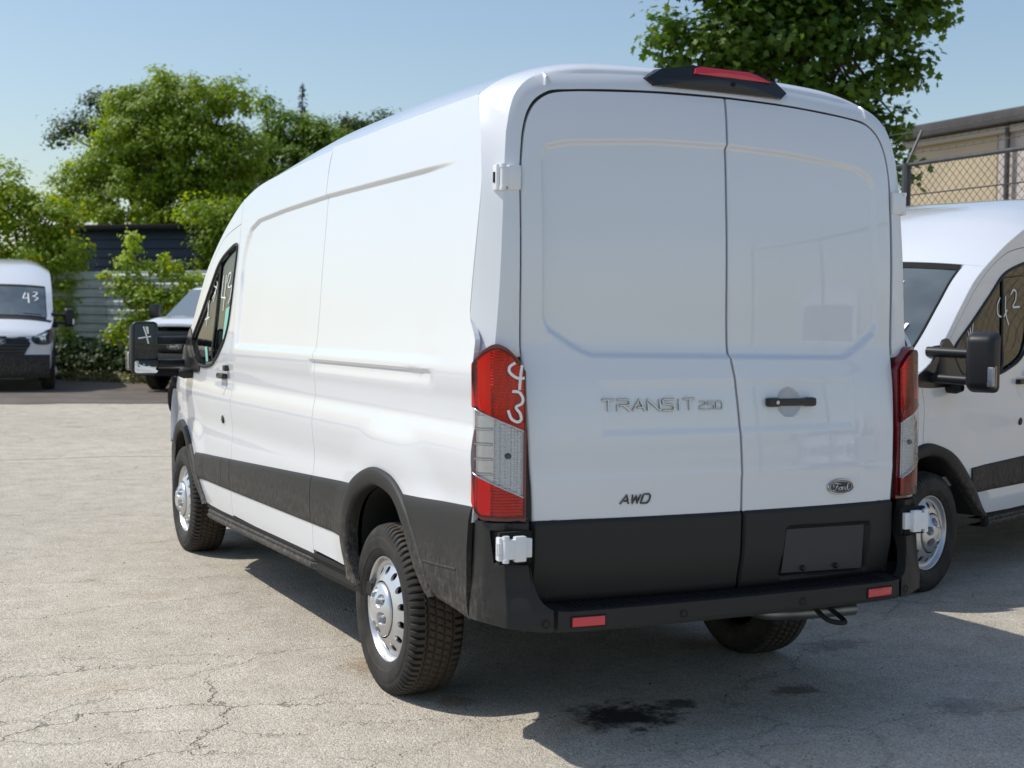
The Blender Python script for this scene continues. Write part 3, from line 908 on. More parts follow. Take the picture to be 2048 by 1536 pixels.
        make('mirror_bracket', V, F, M['matte'], mir, sharp=60)
        V, F = lathe_data([(-.09, .0005), (-.085, .018), (-.05, .034), (0, .036), (.04, .02)], 16, 'x', (0, 0, 0))
        make('mirror_pivot', V * np.array([sx * -1.0, 1, 1]) * np.array([-1, 1, 1]) + np.array([sx * 1.02, 4.56, 1.19]), F, M['plastic'], mir)
        # cab seat
        st = bpy.data.objects.new("cab_seat", None); link(st, van)
        box('seat_cushion', (sx * .48, 3.95, .98), (.52, .5, .16), M['seat'], st, .05)
        box('seat_back', (sx * .48, 3.66, 1.33), (.5, .14, .62), M['seat'], st, .05, Matrix.Rotation(math.radians(10), 3, 'X'))
        box('head_rest', (sx * .48, 3.60, 1.75), (.27, .09, .18), M['seat'], st, .035)
        # hinges of the rear door
        for zc, hh in ((2.035, .09), (.757, .092)):
            h = bpy.data.objects.new("door_hinge", None); link(h, van)
            low = zc < 1
            yb = -.062 if low else float(YR(.895, zc, False)) - .010
            xa, xb = (.944, .868) if low else (.908, .842)
            xm = xa - (.036 if low else .022)
            V1 = box_data((sx * (xm + xa) / 2, yb, zc), (xa - xm, .020, hh * .74), .004)
            V2 = box_data((sx * (xb + xm + .004) / 2, yb, zc), (xm - xb + .004, .024, hh * .96), .006)
            V, F = join_data([V1, V2])
            make('hinge_leaf', V, F, M['whiteplastic'], h, sharp=40)
            V, F = lathe_data([(-hh * .5, .0005), (-hh * .5, .012), (-hh * .36, .012), (-hh * .35, .010), (hh * .35, .010), (hh * .36, .012), (hh * .5, .012), (hh * .5, .0005)], 16, 'z', (sx * (xa - .002), yb + .002, zc))
            make('hinge_pin', V, F, M['whiteplastic'], h, sharp=40)
            if low:
                box('hinge_bracket', (sx * (xa + .006), yb + .022, zc), (.03, .03, hh * .9), M['whiteplastic'], h, .006)
                V, F = tube_data([(sx * (xa + .010), yb + .006, zc - .02), (sx * (xa + .026), yb + .012, zc - .02), (sx * (xa + .026), yb + .012, zc + .02), (sx * (xa + .010), yb + .006, zc + .02)], .003, None, (0, 1, 0), 5)
                make('hinge_stop', V, F, M['whiteplastic'], h)
                box('hinge_leaf', (sx * (xb - .012), yb + .02, zc), (.034, .03, hh * .72), M['whiteplastic'], h, .003)
                box('hinge_pocket', (sx * .895, yb + .030, zc), (.125, .02, hh * 1.22), M['gap'], h, .004)
            else:
                box('hinge_bracket', (sx * (xa + .003), yb + .030, zc), (.03, .03, hh * 1.0), M['whiteplastic'], h, .006)
                box('hinge_slot', (sx * (xa + .016), yb + .030, zc), (.012, .012, hh * .42), M['gap'], h, .002)
    # --- frame round the rear doors (one ring from lamp to lamp over the top)
    n1, n2, n3 = 60, 22, 26
    def half():
        z1 = np.linspace(.84, 2.12, n1); A = [np.stack([xo(z1), z1], 1)]
        A.append(smooth_line([(.838, 2.12), (.828, 2.20), (.807, 2.27), (.772, 2.32), (.72, 2.352), (.68, 2.361)], n2)[1:])
        A.append(smooth_line([(.68, 2.361), (.50, 2.376), (.25, 2.388), (0, 2.392)], n3)[1:])
        A = np.vstack(A)
        z1 = np.linspace(.84, 2.20, n1); C = [np.stack([w0(z1) - .062 + .012 * sstep(1.6, 2.2, z1), z1], 1)]
        C.append(smooth_line([(float(w0(2.2)) - .050, 2.20), (.868, 2.27), (.842, 2.335), (.795, 2.385), (.74, 2.412), (.68, 2.424)], n2)[1:])
        C.append(smooth_line([(.68, 2.424), (.50, 2.440), (.25, 2.452), (0, 2.457)], n3)[1:])
        C = np.vstack(C)
        z1 = np.linspace(.843, 2.31, n1); O = [np.stack([S(S0(z1) - G, z1, True), S0(z1) - G, z1], 1)]
        tt = np.linspace(1, .76, n2 - 3)
        zz = np.linspace(2.31, 2.348, 4)
        O.append(np.stack([S(S0(zz) - G, zz, True), S0(zz) - G, zz], 1)[1:])
        T = TOP(.283 + 0 * tt, tt); O.append(T[1:])
        tt = np.linspace(.76, 0, n3); T = TOP(np.full(n3, .283), tt); O.append(T[1:])
        O = np.vstack(O)
        return A, C, O
    A, C, O = half()
    A3 = np.stack([A[:, 0], YR(A[:, 0], A[:, 1], False), A[:, 1]], 1)
    C3 = np.stack([C[:, 0], YR(C[:, 0], C[:, 1], False) + .004, C[:, 1]], 1)
    rows = [A3 + np.array([0, .012, 0]), A3 + np.array([0, .004, 0]), A3]
    for t in (.12, .3, .5, .7, .86): rows.append(A3 * (1 - t) + C3 * t + np.array([0, -.004 * math.sin(math.pi * t), 0]))
    soft = sstep(n1 + 4, n1 + n2 + 4, np.arange(len(A)))       # the crease of the pillars fades out along the roof edge
    for t in np.concatenate([np.linspace(0, 1, 14)]):
        a = t * math.pi / 2
        r_ = np.empty_like(C3)
        hx = math.sin(a) * soft + (1 - (1 - t) ** 1.04) * (1 - soft)
        hy = (1 - math.cos(a)) * soft + t * (1 - soft)
        r_[:, 0] = C3[:, 0] + (O[:, 0] - C3[:, 0]) * hx
        r_[:, 2] = C3[:, 2] + (O[:, 2] - C3[:, 2]) * hx
        r_[:, 1] = C3[:, 1] + (O[:, 1] - C3[:, 1]) * hy
        rows.append(r_)
    rows.append(O * np.array([.985, 1, .995]) )
    P = np.stack(rows, 1)
    sink = sstep(1.425, 1.385, P[..., 2])          # the frame steps back behind the tail lamp
    P = P * (1 - np.array([.035, 0, 0]) * sink[..., None]) + np.array([0, .035, 0]) * sink[..., None]
    L = P * np.array([-1, 1, 1])
    full = np.concatenate([L, P[::-1][1:]], 0)
    V, F = grid_data(full, None, None)
    o = make('rear_frame', V, F, M['paint'], van, sharp=30)
    nn = np.array([0.0, 0, 0])
    o.data.update()
    if sum(p.normal.y for p in o.data.polygons) > 0:
        o.data.flip_normals()
    # small drip ribs on the rear header
    for sx in (-1, 1):
        for x in (.715,):
            ys = np.linspace(0, 1, 12)
            pts = [(sx * (x + .012 * (1 - q)), float(YR(.71, 2.37, False)) + .02 * q ** 2 + .10 * q ** 3 + .001, 2.37 + .062 * math.sin(q * 1.5)) for q in ys]
            tubes('header_rib', [pts], .007, M['paint'], van, rn=.005, nrm=(0, -1, .4))
    # dark lining behind the door gap
    k = np.linspace(0, 1, 3)
    B3 = A3 * np.array([.97, 1, 1]) + np.array([0, .012, -.015])
    LL = np.concatenate([A3 * np.array([-1, 1, 1]), A3[::-1][1:]], 0) + np.array([0, .012, 0]); LB = np.concatenate([B3 * np.array([-1, 1, 1]), B3[::-1][1:]], 0)
    LO = LL * np.array([1.02, 1, 1]) + np.array([0, .003, .02])
    patch('door_seal', np.stack([LO, LL, LB], 1), M['rubber'], van, hint=(0, -1, 0))
    # --- rear doors
    xt = pchip([(0, 2.392), (.25, 2.388), (.50, 2.376), (.68, 2.361), (.72, 2.352), (.772, 2.32), (.807, 2.27), (.828, 2.20), (.838, 2.12), (.843, 2.06)])
    for sx in (-1, 1):
        a = np.concatenate([np.linspace(0, .86, 100), np.linspace(.86, 1, 40)[1:]])
        zl = np.unique(np.concatenate([[.829, .834, .838, .842], np.linspace(.555, 1.1, 70), np.linspace(1.1, 1.36, 50), np.linspace(1.36, 1.45, 20), np.linspace(1.45, 2.08, 60), np.linspace(2.08, 2.24, 44), np.linspace(2.24, 2.392, 30)]))
        v = (zl - .555) / (2.392 - .555)
        zt = xt(a * .843) - .0095
        Z = .555 + (zt[:, None] - .555) * v[None]
        A_ = a[:, None] + 0 * v[None]
        X = (xc(Z) + sx * .0044) * (1 - A_) + A_ * sx * (xo(np.minimum(Z, 2.05)) - .0085)
        Y = YR(X, Z) + .035 * sstep(.838, .828, Z)
        edge = np.minimum.reduce([np.abs(X - (xc(Z) + sx * .0044))])
        Y = Y + .006 * np.clip(1 - edge / .008, 0, 1) ** 2 + .006 * np.clip(1 - (1 - A_) * .85 / .008, 0, 1) ** 2
        V, F = grid_data(np.stack([X, Y, Z], -1), None, (0, -1, 0))
        V, F = fold(V, F, np.array([0, .03, 0]))
        d = make('rear_door', V, F, M['paint'], van, sharp=30)
        # black lower cladding of the door
        zl = np.concatenate([[.545, .550, .560], np.linspace(.575, .80, 54), [.815, .826, .834, .838, .840]])
        A_ = np.linspace(0, 1, 110)[:, None] + 0 * zl[None]
        Z = zl[None] + 0 * A_
        X = (xc(Z) + sx * .004) * (1 - A_) + A_ * sx * (xo(Z) - .006)
        Y = YR(X, Z, False) - .012 * sstep(.842, .828, Z) * sstep(.543, .560, Z)
        Y = Y + .012 * np.clip(1 - np.minimum((1 - A_) * .8, A_ * .8) / .010, 0, 1) ** 2 + .02 * sstep(.70, .55, Z)
        if sx > 0:
            Y = Y + .022 * sstep(0, .014, sdpoly(X, Z, [(.225, .583), (.245, .76), (.26, .775), (.675, .768), (.69, .75), (.685, .565), (.24, .57)]))
        V, F = grid_data(np.stack([X, Y, Z], -1), None, (0, -1, 0)); V, F = fold(V, F, np.array([0, .02, 0]))
        cl = make('door_cladding', V, F, M['plastic'], d, sharp=35)
        if sx > 0:
            pl = [(.238, .590), (.258, .757), (.66, .750), (.655, .577)]
            Vp, Fp = prism_data(pl, 'y', -.004, .004)
            for q in range(len(Vp)):
                Vp[q, 1] += float(YR(Vp[q, 0], Vp[q, 2], False)) + .004
            fix_normals(make('plate_panel', Vp, Fp, M['plate'], cl, sharp=20))
            for px in (.345, .515):
                V, F = lathe_data([(-.012, .0005), (-.010, .008), (0, .012)], 10, 'x', (0, 0, 0))
                V = V @ np.array(Matrix.Rotation(math.radians(90), 3, 'Z').transposed()) + np.array([px, float(YR(px, .60, False)) - .002, .602 - .02 * (px - .3)])
                make('plate_stud', V, F, M['rubber'], cl)
            # door handle
            hy = float(YR(.272, 1.243, False)) + .004
            box('door_handle', (.272, hy - .020, 1.243), (.172, .020, .030), M['black'], d, .009)
            box('handle_mount', (.188, hy - .014, 1.243), (.060, .034, .036), M['black'], d, .012)
            box('handle_mount', (.358, hy - .014, 1.243), (.054, .034, .036), M['black'], d, .012)
            V, F = lathe_data([(-.004, .0005), (-.004, .0075), (.002, .009), (.01, .009)], 16, 'x', (0, 0, 0))
            V = V @ np.array(Matrix.Rotation(math.radians(90), 3, 'Z').transposed()) + np.array([.196, hy - .030, 1.243])
            make('door_lock', V, F, M['chrome'], d)
            oval('oval_emblem', lambda u, w: np.stack([u, YR(u, w) , w], -1), .525, .908, .066, .0275, d, (0, -1, 0))
        else:
            fz = lambda u, w: np.stack([u, YR(u, w) - .003, w], -1)
            letters('model_lettering', 'TRANSIT', -.545, 1.220, .040, .050, .011, fz, M['chrome'], d, .0040, .0055)
            letters('model_lettering', '250', -.143, 1.222, .028, .028, .008, fz, M['chrome'], d, .0017, .004)
            letters('drive_lettering', 'AWD', -.480, .888, .032, .034, .008, fz, M['badge_dark'], d, .0034, .0035, .25)
    # --- high brake lamp on the roof edge
    hb = bpy.data.objects.new("high_brake_lamp", None); link(hb, van)
    back = [(-.335, 2.432), (-.270, 2.472), (-.13, 2.497), (.135, 2.497), (.27, 2.470), (.325, 2.430), (.29, 2.404), (-.30, 2.404)]
    rowsP = []
    bk = np.array(back); cc = bk.mean(0)
    def yface(u, w): return .062 + .30 * (w - 2.40) + .03 * (np.abs(u) / .33) ** 2
    for k, dy, sc in ((0, 0, .02), (0, 0, .5), (0, 0, .96), (0, .006, 1.0), (0, .10, 1.0), (0, .20, .97), (0, .42, .80)):
        q = cc + (bk - cc) * np.array([sc, sc])
        if dy > .3: q[:, 1] = 2.505 - .0 + (q[:, 1] - 2.45) * .25 + .01
        q = np.vstack([q, q[:1]])
        rowsP.append(np.stack([q[:, 0], yface(q[:, 0], q[:, 1]) + dy - .018 * (dy == 0) + 0 * q[:, 0], q[:, 1]], -1))
    V, F = grid_data(np.stack(rowsP, 0)); 
    o = make('lamp_cover', V, F, M['black'], hb, sharp=30); fix_normals(o)
    lens = [(-.128, 2.462), (-.118, 2.484), (-.10, 2.4905), (.125, 2.4905), (.16, 2.483), (.232, 2.461)]
    poly_patch('red_lens', lens, lambda u, w: np.stack([u, yface(u, w) - .026, w], -1), M['reflector_red'], hb, n=6, rings=14, hint=(0, -1, 0), skirt=np.array([0, .012, 0]), closed_smooth=False)
    V, F = lathe_data([(-.005, .0005), (-.005, .007), (.004, .010)], 14, 'x', (0, 0, 0))
    V = V @ np.array(Matrix.Rotation(math.radians(90), 3, 'Z').transposed()) + np.array([.045, float(yface(.04, 2.437)) - .018, 2.437])
    make('rear_camera', V, F, M['gap'], hb)
    # --- roof, windscreen, bonnet
    ys = np.concatenate([np.linspace(.287, 2.4, 50), np.linspace(2.45, 4.082, 54)])
    t = np.concatenate([[-.9975], np.linspace(-.985, -.8, 20), np.linspace(-.78, .78, 27), np.linspace(.8, .985, 20), [.9975]])
    P = TOP(ys[:, None], t[None])
    V, F = grid_data(P, None, (0, 0, 1)); V, F = fold(V, F, np.array([0, 0, -.02]))
    make('roof', V, F, M['paint'], van, sharp=40)
    ys = np.linspace(4.092, 4.87, 40); t = np.linspace(-.875, .875, 40)
    ws = patch('windscreen', TOP(ys[:, None], t[None]), M['screen'], van, hint=(0, 1, 1))
    def strip(y0, y1, t0, t1, off, name, mat, par, n=20, k=6):
        P = TOP(np.linspace(y0, y1, n)[:, None], np.linspace(t0, t1, k)[None]) + np.array(off)
        patch(name, P, mat, par, hint=(0, 1, 1))
    strip(4.092, 4.15, -.87, .87, (0, .003, .003), 'windscreen_border', M['gap'], ws, 4, 30)
    strip(4.82, 4.87, -.87, .87, (0, .003, .003), 'windscreen_border', M['gap'], ws, 4, 30)
    for sx in (-1, 1):
        strip(4.15, 4.82, sx * .866, sx * .875, (0, .003, .003), 'windscreen_border', M['gap'], ws)
        ys = np.linspace(4.086, 4.88, 40); t = np.linspace(.879, .9975, 10) * sx
        V, F = grid_data(TOP(ys[:, None], t[None]), None, (0, 1, 1)); V, F = fold(V, F, np.array([-sx * .01, -.02, -.02]))
        make('a_pillar', V, F, M['paint'], van)
    strip(4.875, 4.975, -.96, .96, (0, 0, 0), 'cowl', M['rubber'], van, 5, 30)
    ys = np.linspace(4.98, 5.62, 26); t = np.linspace(-.995, .995, 50)
    V, F = grid_data(TOP(ys[:, None], t[None]), None, (0, 0, 1)); V, F = fold(V, F, np.array([0, 0, -.02]))
    hood = make('bonnet', V, F, M['paint'], van)
    for k in (-.45, .45):
        pts = TOP(np.linspace(4.86, 4.72, 2), np.full(2, k)); pts2 = TOP(np.full(10, 4.80), np.linspace(k, k - .33, 10)) + np.array([0, .02, .02])
        tubes('wiper', [pts2], .008, M['rubber'], van, sides=5)
    box('bonnet_slot', tuple(TOP(5.25, .30) + np.array([0, 0, .004])), (.36, .02, .012), M['gap'], hood, .003)
    box('roof_aerial', tuple(TOP(3.6, .45) + np.array([0, 0, .015])), (.03, .06, .05), M['rubber'], van, .008)
    # front end
    x = np.linspace(-.90, .90, 60); ff = lambda u, v: np.stack([u, FR(u, v), v], -1)
    patch('front_panel', ff(x[:, None] + 0 * np.zeros(16)[None], np.linspace(.66, 1.045, 16)[None] + 0 * x[:, None]), M['paint'], van, hint=(0, 1, 0))
    zz = np.linspace(.24, .668, 14)
    V, F = grid_data(ff(x[:, None] + 0 * zz[None], zz[None] + 0 * x[:, None]) * np.array([.985, 1, 1]) + np.array([0, .012, 0]), None, (0, 1, 0)); V, F = fold(V, F, np.array([0, -.05, 0]))
    fb = make('front_bumper', V, F, M['plastic'], van)
    ff2 = lambda o_: (lambda u, v: np.stack([u, FR(u, v) + o_, v], -1))
    gr = poly_patch('grille', [(-.47, .985), (0, 1.0), (.47, .985), (.56, .87), (.45, .665), (0, .655), (-.45, .665), (-.56, .87)], ff2(.012), M['black'], van, hint=(0, 1, 0), closed_smooth=False, n=8)
    lines = []
    for q in range(5):
        zq = .70 + .06 * q; w_ = .46 + .08 * (q > 1)
        lines.append(ff2(.02)(np.linspace(-w_, w_, 20), np.full(20, zq)))
    tubes('grille_bars', lines, .012, M['plastic'], gr, nrm=(0, 1, 0))
    oval('oval_emblem', ff2(.026), 0, .90, .135, .056, van, (0, 1, 0))
    for sx in (-1, 1):
        hl = bpy.data.objects.new("headlight", None); link(hl, van)
        poly = [(sx * .575, .975), (sx * .70, 1.05), (sx * .86, 1.12), (sx * .925, 1.13), (sx * .93, .98), (sx * .88, .86), (sx * .70, .845), (sx * .60, .89)]
        poly_patch('headlight_housing', poly, ff2(.008), M['black'], hl, hint=(0, 1, 0))
        poly_patch('headlight_lens', [(sx * .48 + p[0] * .0 + (p[0] - sx * .48) * 1.0, p[1]) for p in poly], ff2(.02), M['clear_lens'], hl, hint=(0, 1, 0))
        V, F = lathe_data([(-.02, .0005), (-.018, .03), (.004, .052), (.012, .07), (.0, .075)], 20, 'x')
        V = V @ np.array(Matrix.Rotation(math.radians(-90), 3, 'Z').transposed()) + np.array([sx * .74, float(FR(.74, .95)) + .002, .955])
        make('headlight_reflector', V, F, M['lamp_metal'], hl)
        poly_patch('marker_lens', [(sx * .885, 1.08), (sx * .915, 1.10), (sx * .92, .98), (sx * .89, .90)], ff2(.014), M['amber'], hl, hint=(0, 1, 0))
        poly_patch('lamp_strip', [(sx * .62, .985), (sx * .70, 1.03), (sx * .86, 1.09), (sx * .86, 1.06), (sx * .70, 1.005), (sx * .63, .965)], ff2(.013), M['lamp_metal'], hl, hint=(0, 1, 0), closed_smooth=False, n=6)
    # --- rear bumper
    path = smooth_line([(-1.002, .105), (-1.000, .075), (-.990, .042), (-.965, .006), (-.938, -.038), (-.930, -.049), (-.918, -.055), (-.845, -.088), (-.76, -.113), (-.6, -.129), (-.3, -.140), (0, -.143)], 150)
    bl = np.vstack([path, (path * np.array([-1, 1]))[::-1][1:]])
    zT = pchip([(0, .536), (.70, .536), (.765, .540), (.80, .556), (.825, .59), (.838, .64), (.844, .72), (.848, .838), (1.02, .838)])
    zB = pchip([(0, .462), (.60, .463), (.80, .467), (.93, .482), (1.02, .500)])
    bump_off = pchip([(.44, .016), (.465, .004), (.48, .0), (.53, .0), (.56, .006), (.62, .022), (.70, .034), (.84, .046)])
    def bumper_piece(name, sel, mat):
        p = bl[sel]
        v = np.concatenate([np.linspace(0, .2, 5), np.linspace(.2, 1, 36)[1:]])
        ax = np.abs(p[:, 0])
        Z = zB(ax)[:, None] + (zT(ax) - zB(ax))[:, None] * v[None]
        X = p[:, 0][:, None] + 0 * Z; Yb = p[:, 1][:, None] + bump_off(Z) * sstep(.98, .90, np.abs(X))
        X = np.sign(X) * (np.abs(X) - bump_off(Z) * .35 * sstep(.90, 1.0, np.abs(X)))
        pk = sstep(0, .008, sdpoly(np.abs(X), Z, [(.82, .692), (.955, .700), (.965, .815), (.82, .815)]))
        Yb = Yb + .03 * pk
        V, F = grid_data(np.stack([X, Yb, Z], -1), None, None)
        n_ = np.cross(V[F[:, 1]] - V[F[:, 0]], V[F[:, 3]] - V[F[:, 0]])
        if n_[:, 1].sum() > 0: F = F[:, ::-1]
        V, F = fold(V, F, np.stack([-np.sign(V[:, 0]) * .02 * (np.abs(V[:, 0]) > .9), np.full(len(V), .05), 0 * V[:, 0]], 1))
        return make(name, V, F, mat, van, sharp=35)
    xs = bl[:, 0]
    bumper_piece('bumper_corner', xs <= -.774, M['plastic'])
    bumper_piece('rear_bumper', (xs > -.771) & (xs < .771), M['plastic'])
    bumper_piece('bumper_corner', xs >= .774, M['plastic'])
    bp = bl[(np.abs(xs) < .80)]
    P = np.stack([np.stack([bp[:, 0], bp[:, 1] + .002, np.full(len(bp), .534)], 1), np.stack([bp[:, 0], bp[:, 1] + .012, np.full(len(bp), .538)], 1), np.stack([bp[:, 0], np.full(len(bp), .06), np.full(len(bp), .545)], 1), np.stack([bp[:, 0], np.full(len(bp), .07), np.full(len(bp), .60)], 1)], 1)
    patch('bumper_step', P, M['gap'], van, hint=(0, 0, 1))
    lines = [[(xx, -.115, .543), (xx, .02, .547)] for xx in np.linspace(-.7, .7, 57)]
    tubes('step_ribs', lines, .003, M['gap'], van, sides=4)
    yb = lambda x: float(np.interp(-abs(x), path[:, 0], path[:, 1]))
    for sx in (-1, 1):
        Vp, Fp = box_data((0, 0, 0), (.125, .008, .033), .0035)
        rz = Matrix.Rotation(math.atan2(yb(.69) - yb(.61), .08) * sx, 3, 'Z')
        o = make('bumper_reflector', np.array([tuple(rz @ Vector(q)) for q in Vp]) + np.array([sx * .652, yb(.652) - .002, .500]), Fp, M['reflector_red'], van)
        V2, F2 = box_data((0, 0, 0), (.135, .008, .042), .0035)
        make('reflector_surround', np.array([tuple(rz @ Vector(q)) for q in V2]) + np.array([sx * .652, yb(.652) + .0005, .500]), F2, M['gap'], o)
        for xx in (.267, .806):
            c = np.array([sx * xx, yb(xx) - .001, .497])
            ps = bpy.data.objects.new("parking_sensor", None); link(ps, van)
            Rz = np.array(Matrix.Rotation(math.radians(90) + (sx * .2 if xx > .7 else 0), 3, 'Z').transposed())
            V, F = lathe_data([(-.0015, .0005), (-.0015, .0095), (.002, .0105)], 20, 'x'); make('sensor_face', V @ Rz + c, F, M['plastic'], ps)
            V, F = lathe_data([(.001, .0115), (-.002, .013), (-.002, .0155), (.002, .017)], 24, 'x'); make('sensor_ring', V @ Rz + c, F, M['rubber'], ps)
    # --- underneath
    box('underbody', (0, 2.7, .50), (1.10, 5.3, .12), M['under'], van)
    box('underbody', (0, 2.75, .50), (1.84, 2.4, .10), M['under'], van)
    box('underbody', (0, .18, .53), (1.9, .28, .09), M['under'], van)
    box('underbody', (0, 5.35, .40), (1.5, .5, .25), M['under'], van)
    box('bulkhead', (0, 3.30, 1.35), (1.78, .02, 1.55), M['seat'], van)
    box('cab_floor', (0, 4.1, .62), (1.85, 1.6, .06), M['seat'], van)
    box('dashboard', (0, 4.72, 1.08), (1.72, .42, .26), M['seat'], van, .06)
    V, F = tube_data([(-.45 + .18 * math.cos(a), 4.40 + .06 * math.sin(a), 1.27 + .17 * math.sin(a)) for a in np.linspace(0, 2 * math.pi, 28)[:-1]], .014, None, (0, 1, .3), 6, False, True)
    make('steering_wheel', V, F, M['rubber'], van)
    for y in (1.005, 4.755):
        V, F = tube_data([(-.75, y, .345), (.75, y, .345)], .055, None, (0, 0, 1), 10)
        make('axle', V, F, M['under'], van)
    V, F = join_data([tube_data(smooth_line([(.25, 1.9, .36), (.30, 1.2, .42), (.28, .5, .40), (.36, .26, .372), (.50, .21, .362), (.80, .19, .360)], 40), .027, None, (0, .5, 1), 14, False)])
    make('exhaust_pipe', V, F, M['steel'], van, sharp=60)
    V, F = join_data([tube_data(smooth_line([(.44, .05, .46), (.45, .0, .42), (.47, -.05, .388), (.54, -.06, .376), (.56, .0, .39), (.54, .05, .42), (.53, .08, .46)], 30), .010, None, (0, 0, 1), 8)])
    make('tow_hook', V, F, M['under'], van, sharp=60)
    box('spring_bracket', (-.62, .42, .43), (.07, .14, .16), M['under'], van, .01)
    box('spring_bracket', (.62, .42, .43), (.07, .14, .16), M['under'], van, .01)
    V, F = tube_data([(-.62, .42, .40), (-.62, 1.0, .33), (-.62, 1.7, .45)], .03, .05, (1, 0, 0), 8); make('leaf_spring', V, F, M['under'], van)
    # wheels
    for y in (1.005, 4.755):
        wheel(van, -.872, y, .345, True)
        wheel(van, .872, y, .345, False)
    return van

def side_fn(van_off=.004):
    return lambda u, v: np.stack([-(S(u, v) - .012 + van_off), np.asarray(u, float), np.asarray(v, float)], -1)

van = build_van()
tag(van, "white cargo van in the foreground seen from behind with both rear doors shut", "van", "white cargo vans parked on the lot")

def place(root, front_anchor_local, world_xy, f):
    rz = math.atan2(-f[0], f[1])
    c, s = math.cos(rz), math.sin(rz)
    lx, ly = front_anchor_local
    root.rotation_euler = (0, 0, rz)
    x = world_xy[0] - (c * lx - s * ly); y = world_xy[1] - (s * lx + c * ly)
    root.location = (x, y, 0)
    return root

near_van = copy_tree(van)
a = math.radians(71.56)
place(near_van, (0, 4.755), (2.375, 2.644), (-math.sin(a), -math.cos(a)))
tag(near_van, "white cargo van at the right edge whose windscreen is turned left", "van", "white cargo vans parked on the lot")
far_van = copy_tree(van)
place(far_van, (0, 5.8), (-.70, 21.05), (-.10, -.995))
far_van.location.z = float(ground_z(0, 24))
tag(far_van, "white cargo van at the far left facing the camera in front of the shrubs", "van", "white cargo vans parked on the lot")

back_van = copy_tree(van)
place(back_van, (0, 5.8), (8.6, -7.6), (-.86, .51))
tag(back_van, "white cargo van seen only as a faint reflection in the foreground van's right rear door", "van", "white cargo vans parked on the lot")

# paint-marker writing, one set per van, plus its painted reflection in the mirror
gl = lambda u, v: np.stack([-(S(u, v) - .012 + .0035), np.asarray(u, float), np.asarray(v, float)], -1)
scribble('marker_or_reflected_writing', [[(3.775, 1.80), (3.80, 1.67)], [(3.80, 1.67), (3.685, 1.665)], [(3.705, 1.80), (3.735, 1.59)],
         [(3.685, 1.755), (3.652, 1.802), (3.603, 1.811), (3.611, 1.774), (3.651, 1.734), (3.61, 1.726), (3.565, 1.732), (3.583, 1.671), (3.623, 1.63)]], gl, van, .0042)
scribble('marker_or_reflected_writing', [[(4.119, 1.657), (4.139, 1.585), (4.163, 1.497)], [(4.209, 1.537), (4.072, 1.554)], [(4.158, 1.65), (4.117, 1.534)], [(4.037, 1.667), (3.955, 1.705), (4.007, 1.647)],
         [(3.999, 1.741), (3.92, 1.726)], [(3.984, 1.698), (3.926, 1.747), (3.941, 1.769)]], gl, van, .0036)
poly_patch('window_sticker', [(4.13, 1.37), (4.06, 1.37), (4.06, 1.28), (4.13, 1.275)], lambda u, v: gl(u, v) + np.array([-.001, 0, 0]), M['teal'], van, n=4, rings=3, hint=(-1, 0, 0), closed_smooth=False)
poly_patch('window_sticker', [(3.66, 1.60), (3.55, 1.62), (3.56, 1.44), (3.68, 1.42)], lambda u, v: gl(u, v) + np.array([-.001, 0, 0]), M['teal'], van, n=4, rings=3, hint=(-1, 0, 0), closed_smooth=False)
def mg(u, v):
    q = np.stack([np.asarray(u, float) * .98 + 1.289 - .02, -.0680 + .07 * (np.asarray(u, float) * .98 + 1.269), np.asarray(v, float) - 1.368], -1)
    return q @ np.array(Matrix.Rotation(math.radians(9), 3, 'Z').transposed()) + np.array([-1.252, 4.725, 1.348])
scribble('marker_or_reflected_writing', [[(-1.315, 1.508), (-1.297, 1.46), (-1.279, 1.397)], [(-1.297, 1.508), (-1.283, 1.461)], [(-1.286, 1.508), (-1.281, 1.461)], [(-1.351, 1.432), (-1.262, 1.445)]], mg, van, .0045, (0, -1, 0))  # reflection of the window writing, drawn as strokes on the mirror glass
lamp_path = [(.995, .100), (.997, .080), (.990, .056), (.965, .032), (.93, .012), (.90, .001), (.865, -.004), (.838, -.006)]
def lamp_fn(u, v):
    pp = smooth_line(lamp_path, 60)[6:]
    x = np.abs(u)
    y = np.interp(-x, -pp[:, 0], pp[:, 1])
    return np.stack([-x - .004, y - .0105 + .012 * sstep(1.1, 1.45, v), v], -1)
scribble('marker_or_reflected_writing', [[(-.882, 1.392), (-.901, 1.379), (-.902, 1.361), (-.885, 1.345), (-.865, 1.338), (-.848, 1.34)], [(-.857, 1.384), (-.863, 1.343), (-.867, 1.299)],
         [(-.893, 1.294), (-.869, 1.291), (-.855, 1.27), (-.859, 1.252), (-.88, 1.239), (-.866, 1.218), (-.862, 1.197), (-.876, 1.189), (-.897, 1.2), (-.908, 1.229)]], lamp_fn, van, .0048, (-.4, -.9, 0))
scribble('marker_or_reflected_writing', [[(3.897, 1.736), (3.935, 1.689), (3.93, 1.629), (3.859, 1.619), (3.809, 1.661)], [(3.82, 1.748), (3.829, 1.651), (3.793, 1.567)],
         [(3.751, 1.76), (3.71, 1.789), (3.673, 1.777), (3.685, 1.725), (3.725, 1.683), (3.629, 1.685)]], gl, near_van, .0055)
scribble('marker_or_reflected_writing', [[(4.264, 1.643), (4.205, 1.644), (4.223, 1.604)], [(4.208, 1.694), (4.138, 1.68)], [(4.186, 1.659), (4.15, 1.72)], [(4.147, 1.675), (4.169, 1.704)],
         [(4.333, 1.564), (4.304, 1.49), (4.288, 1.544)], [(4.299, 1.569), (4.276, 1.505), (4.25, 1.572)]], gl, near_van, .0045)
wsf = lambda u, v: TOP(np.asarray(u, float), np.asarray(v, float)) + np.array([0, .004, .004])
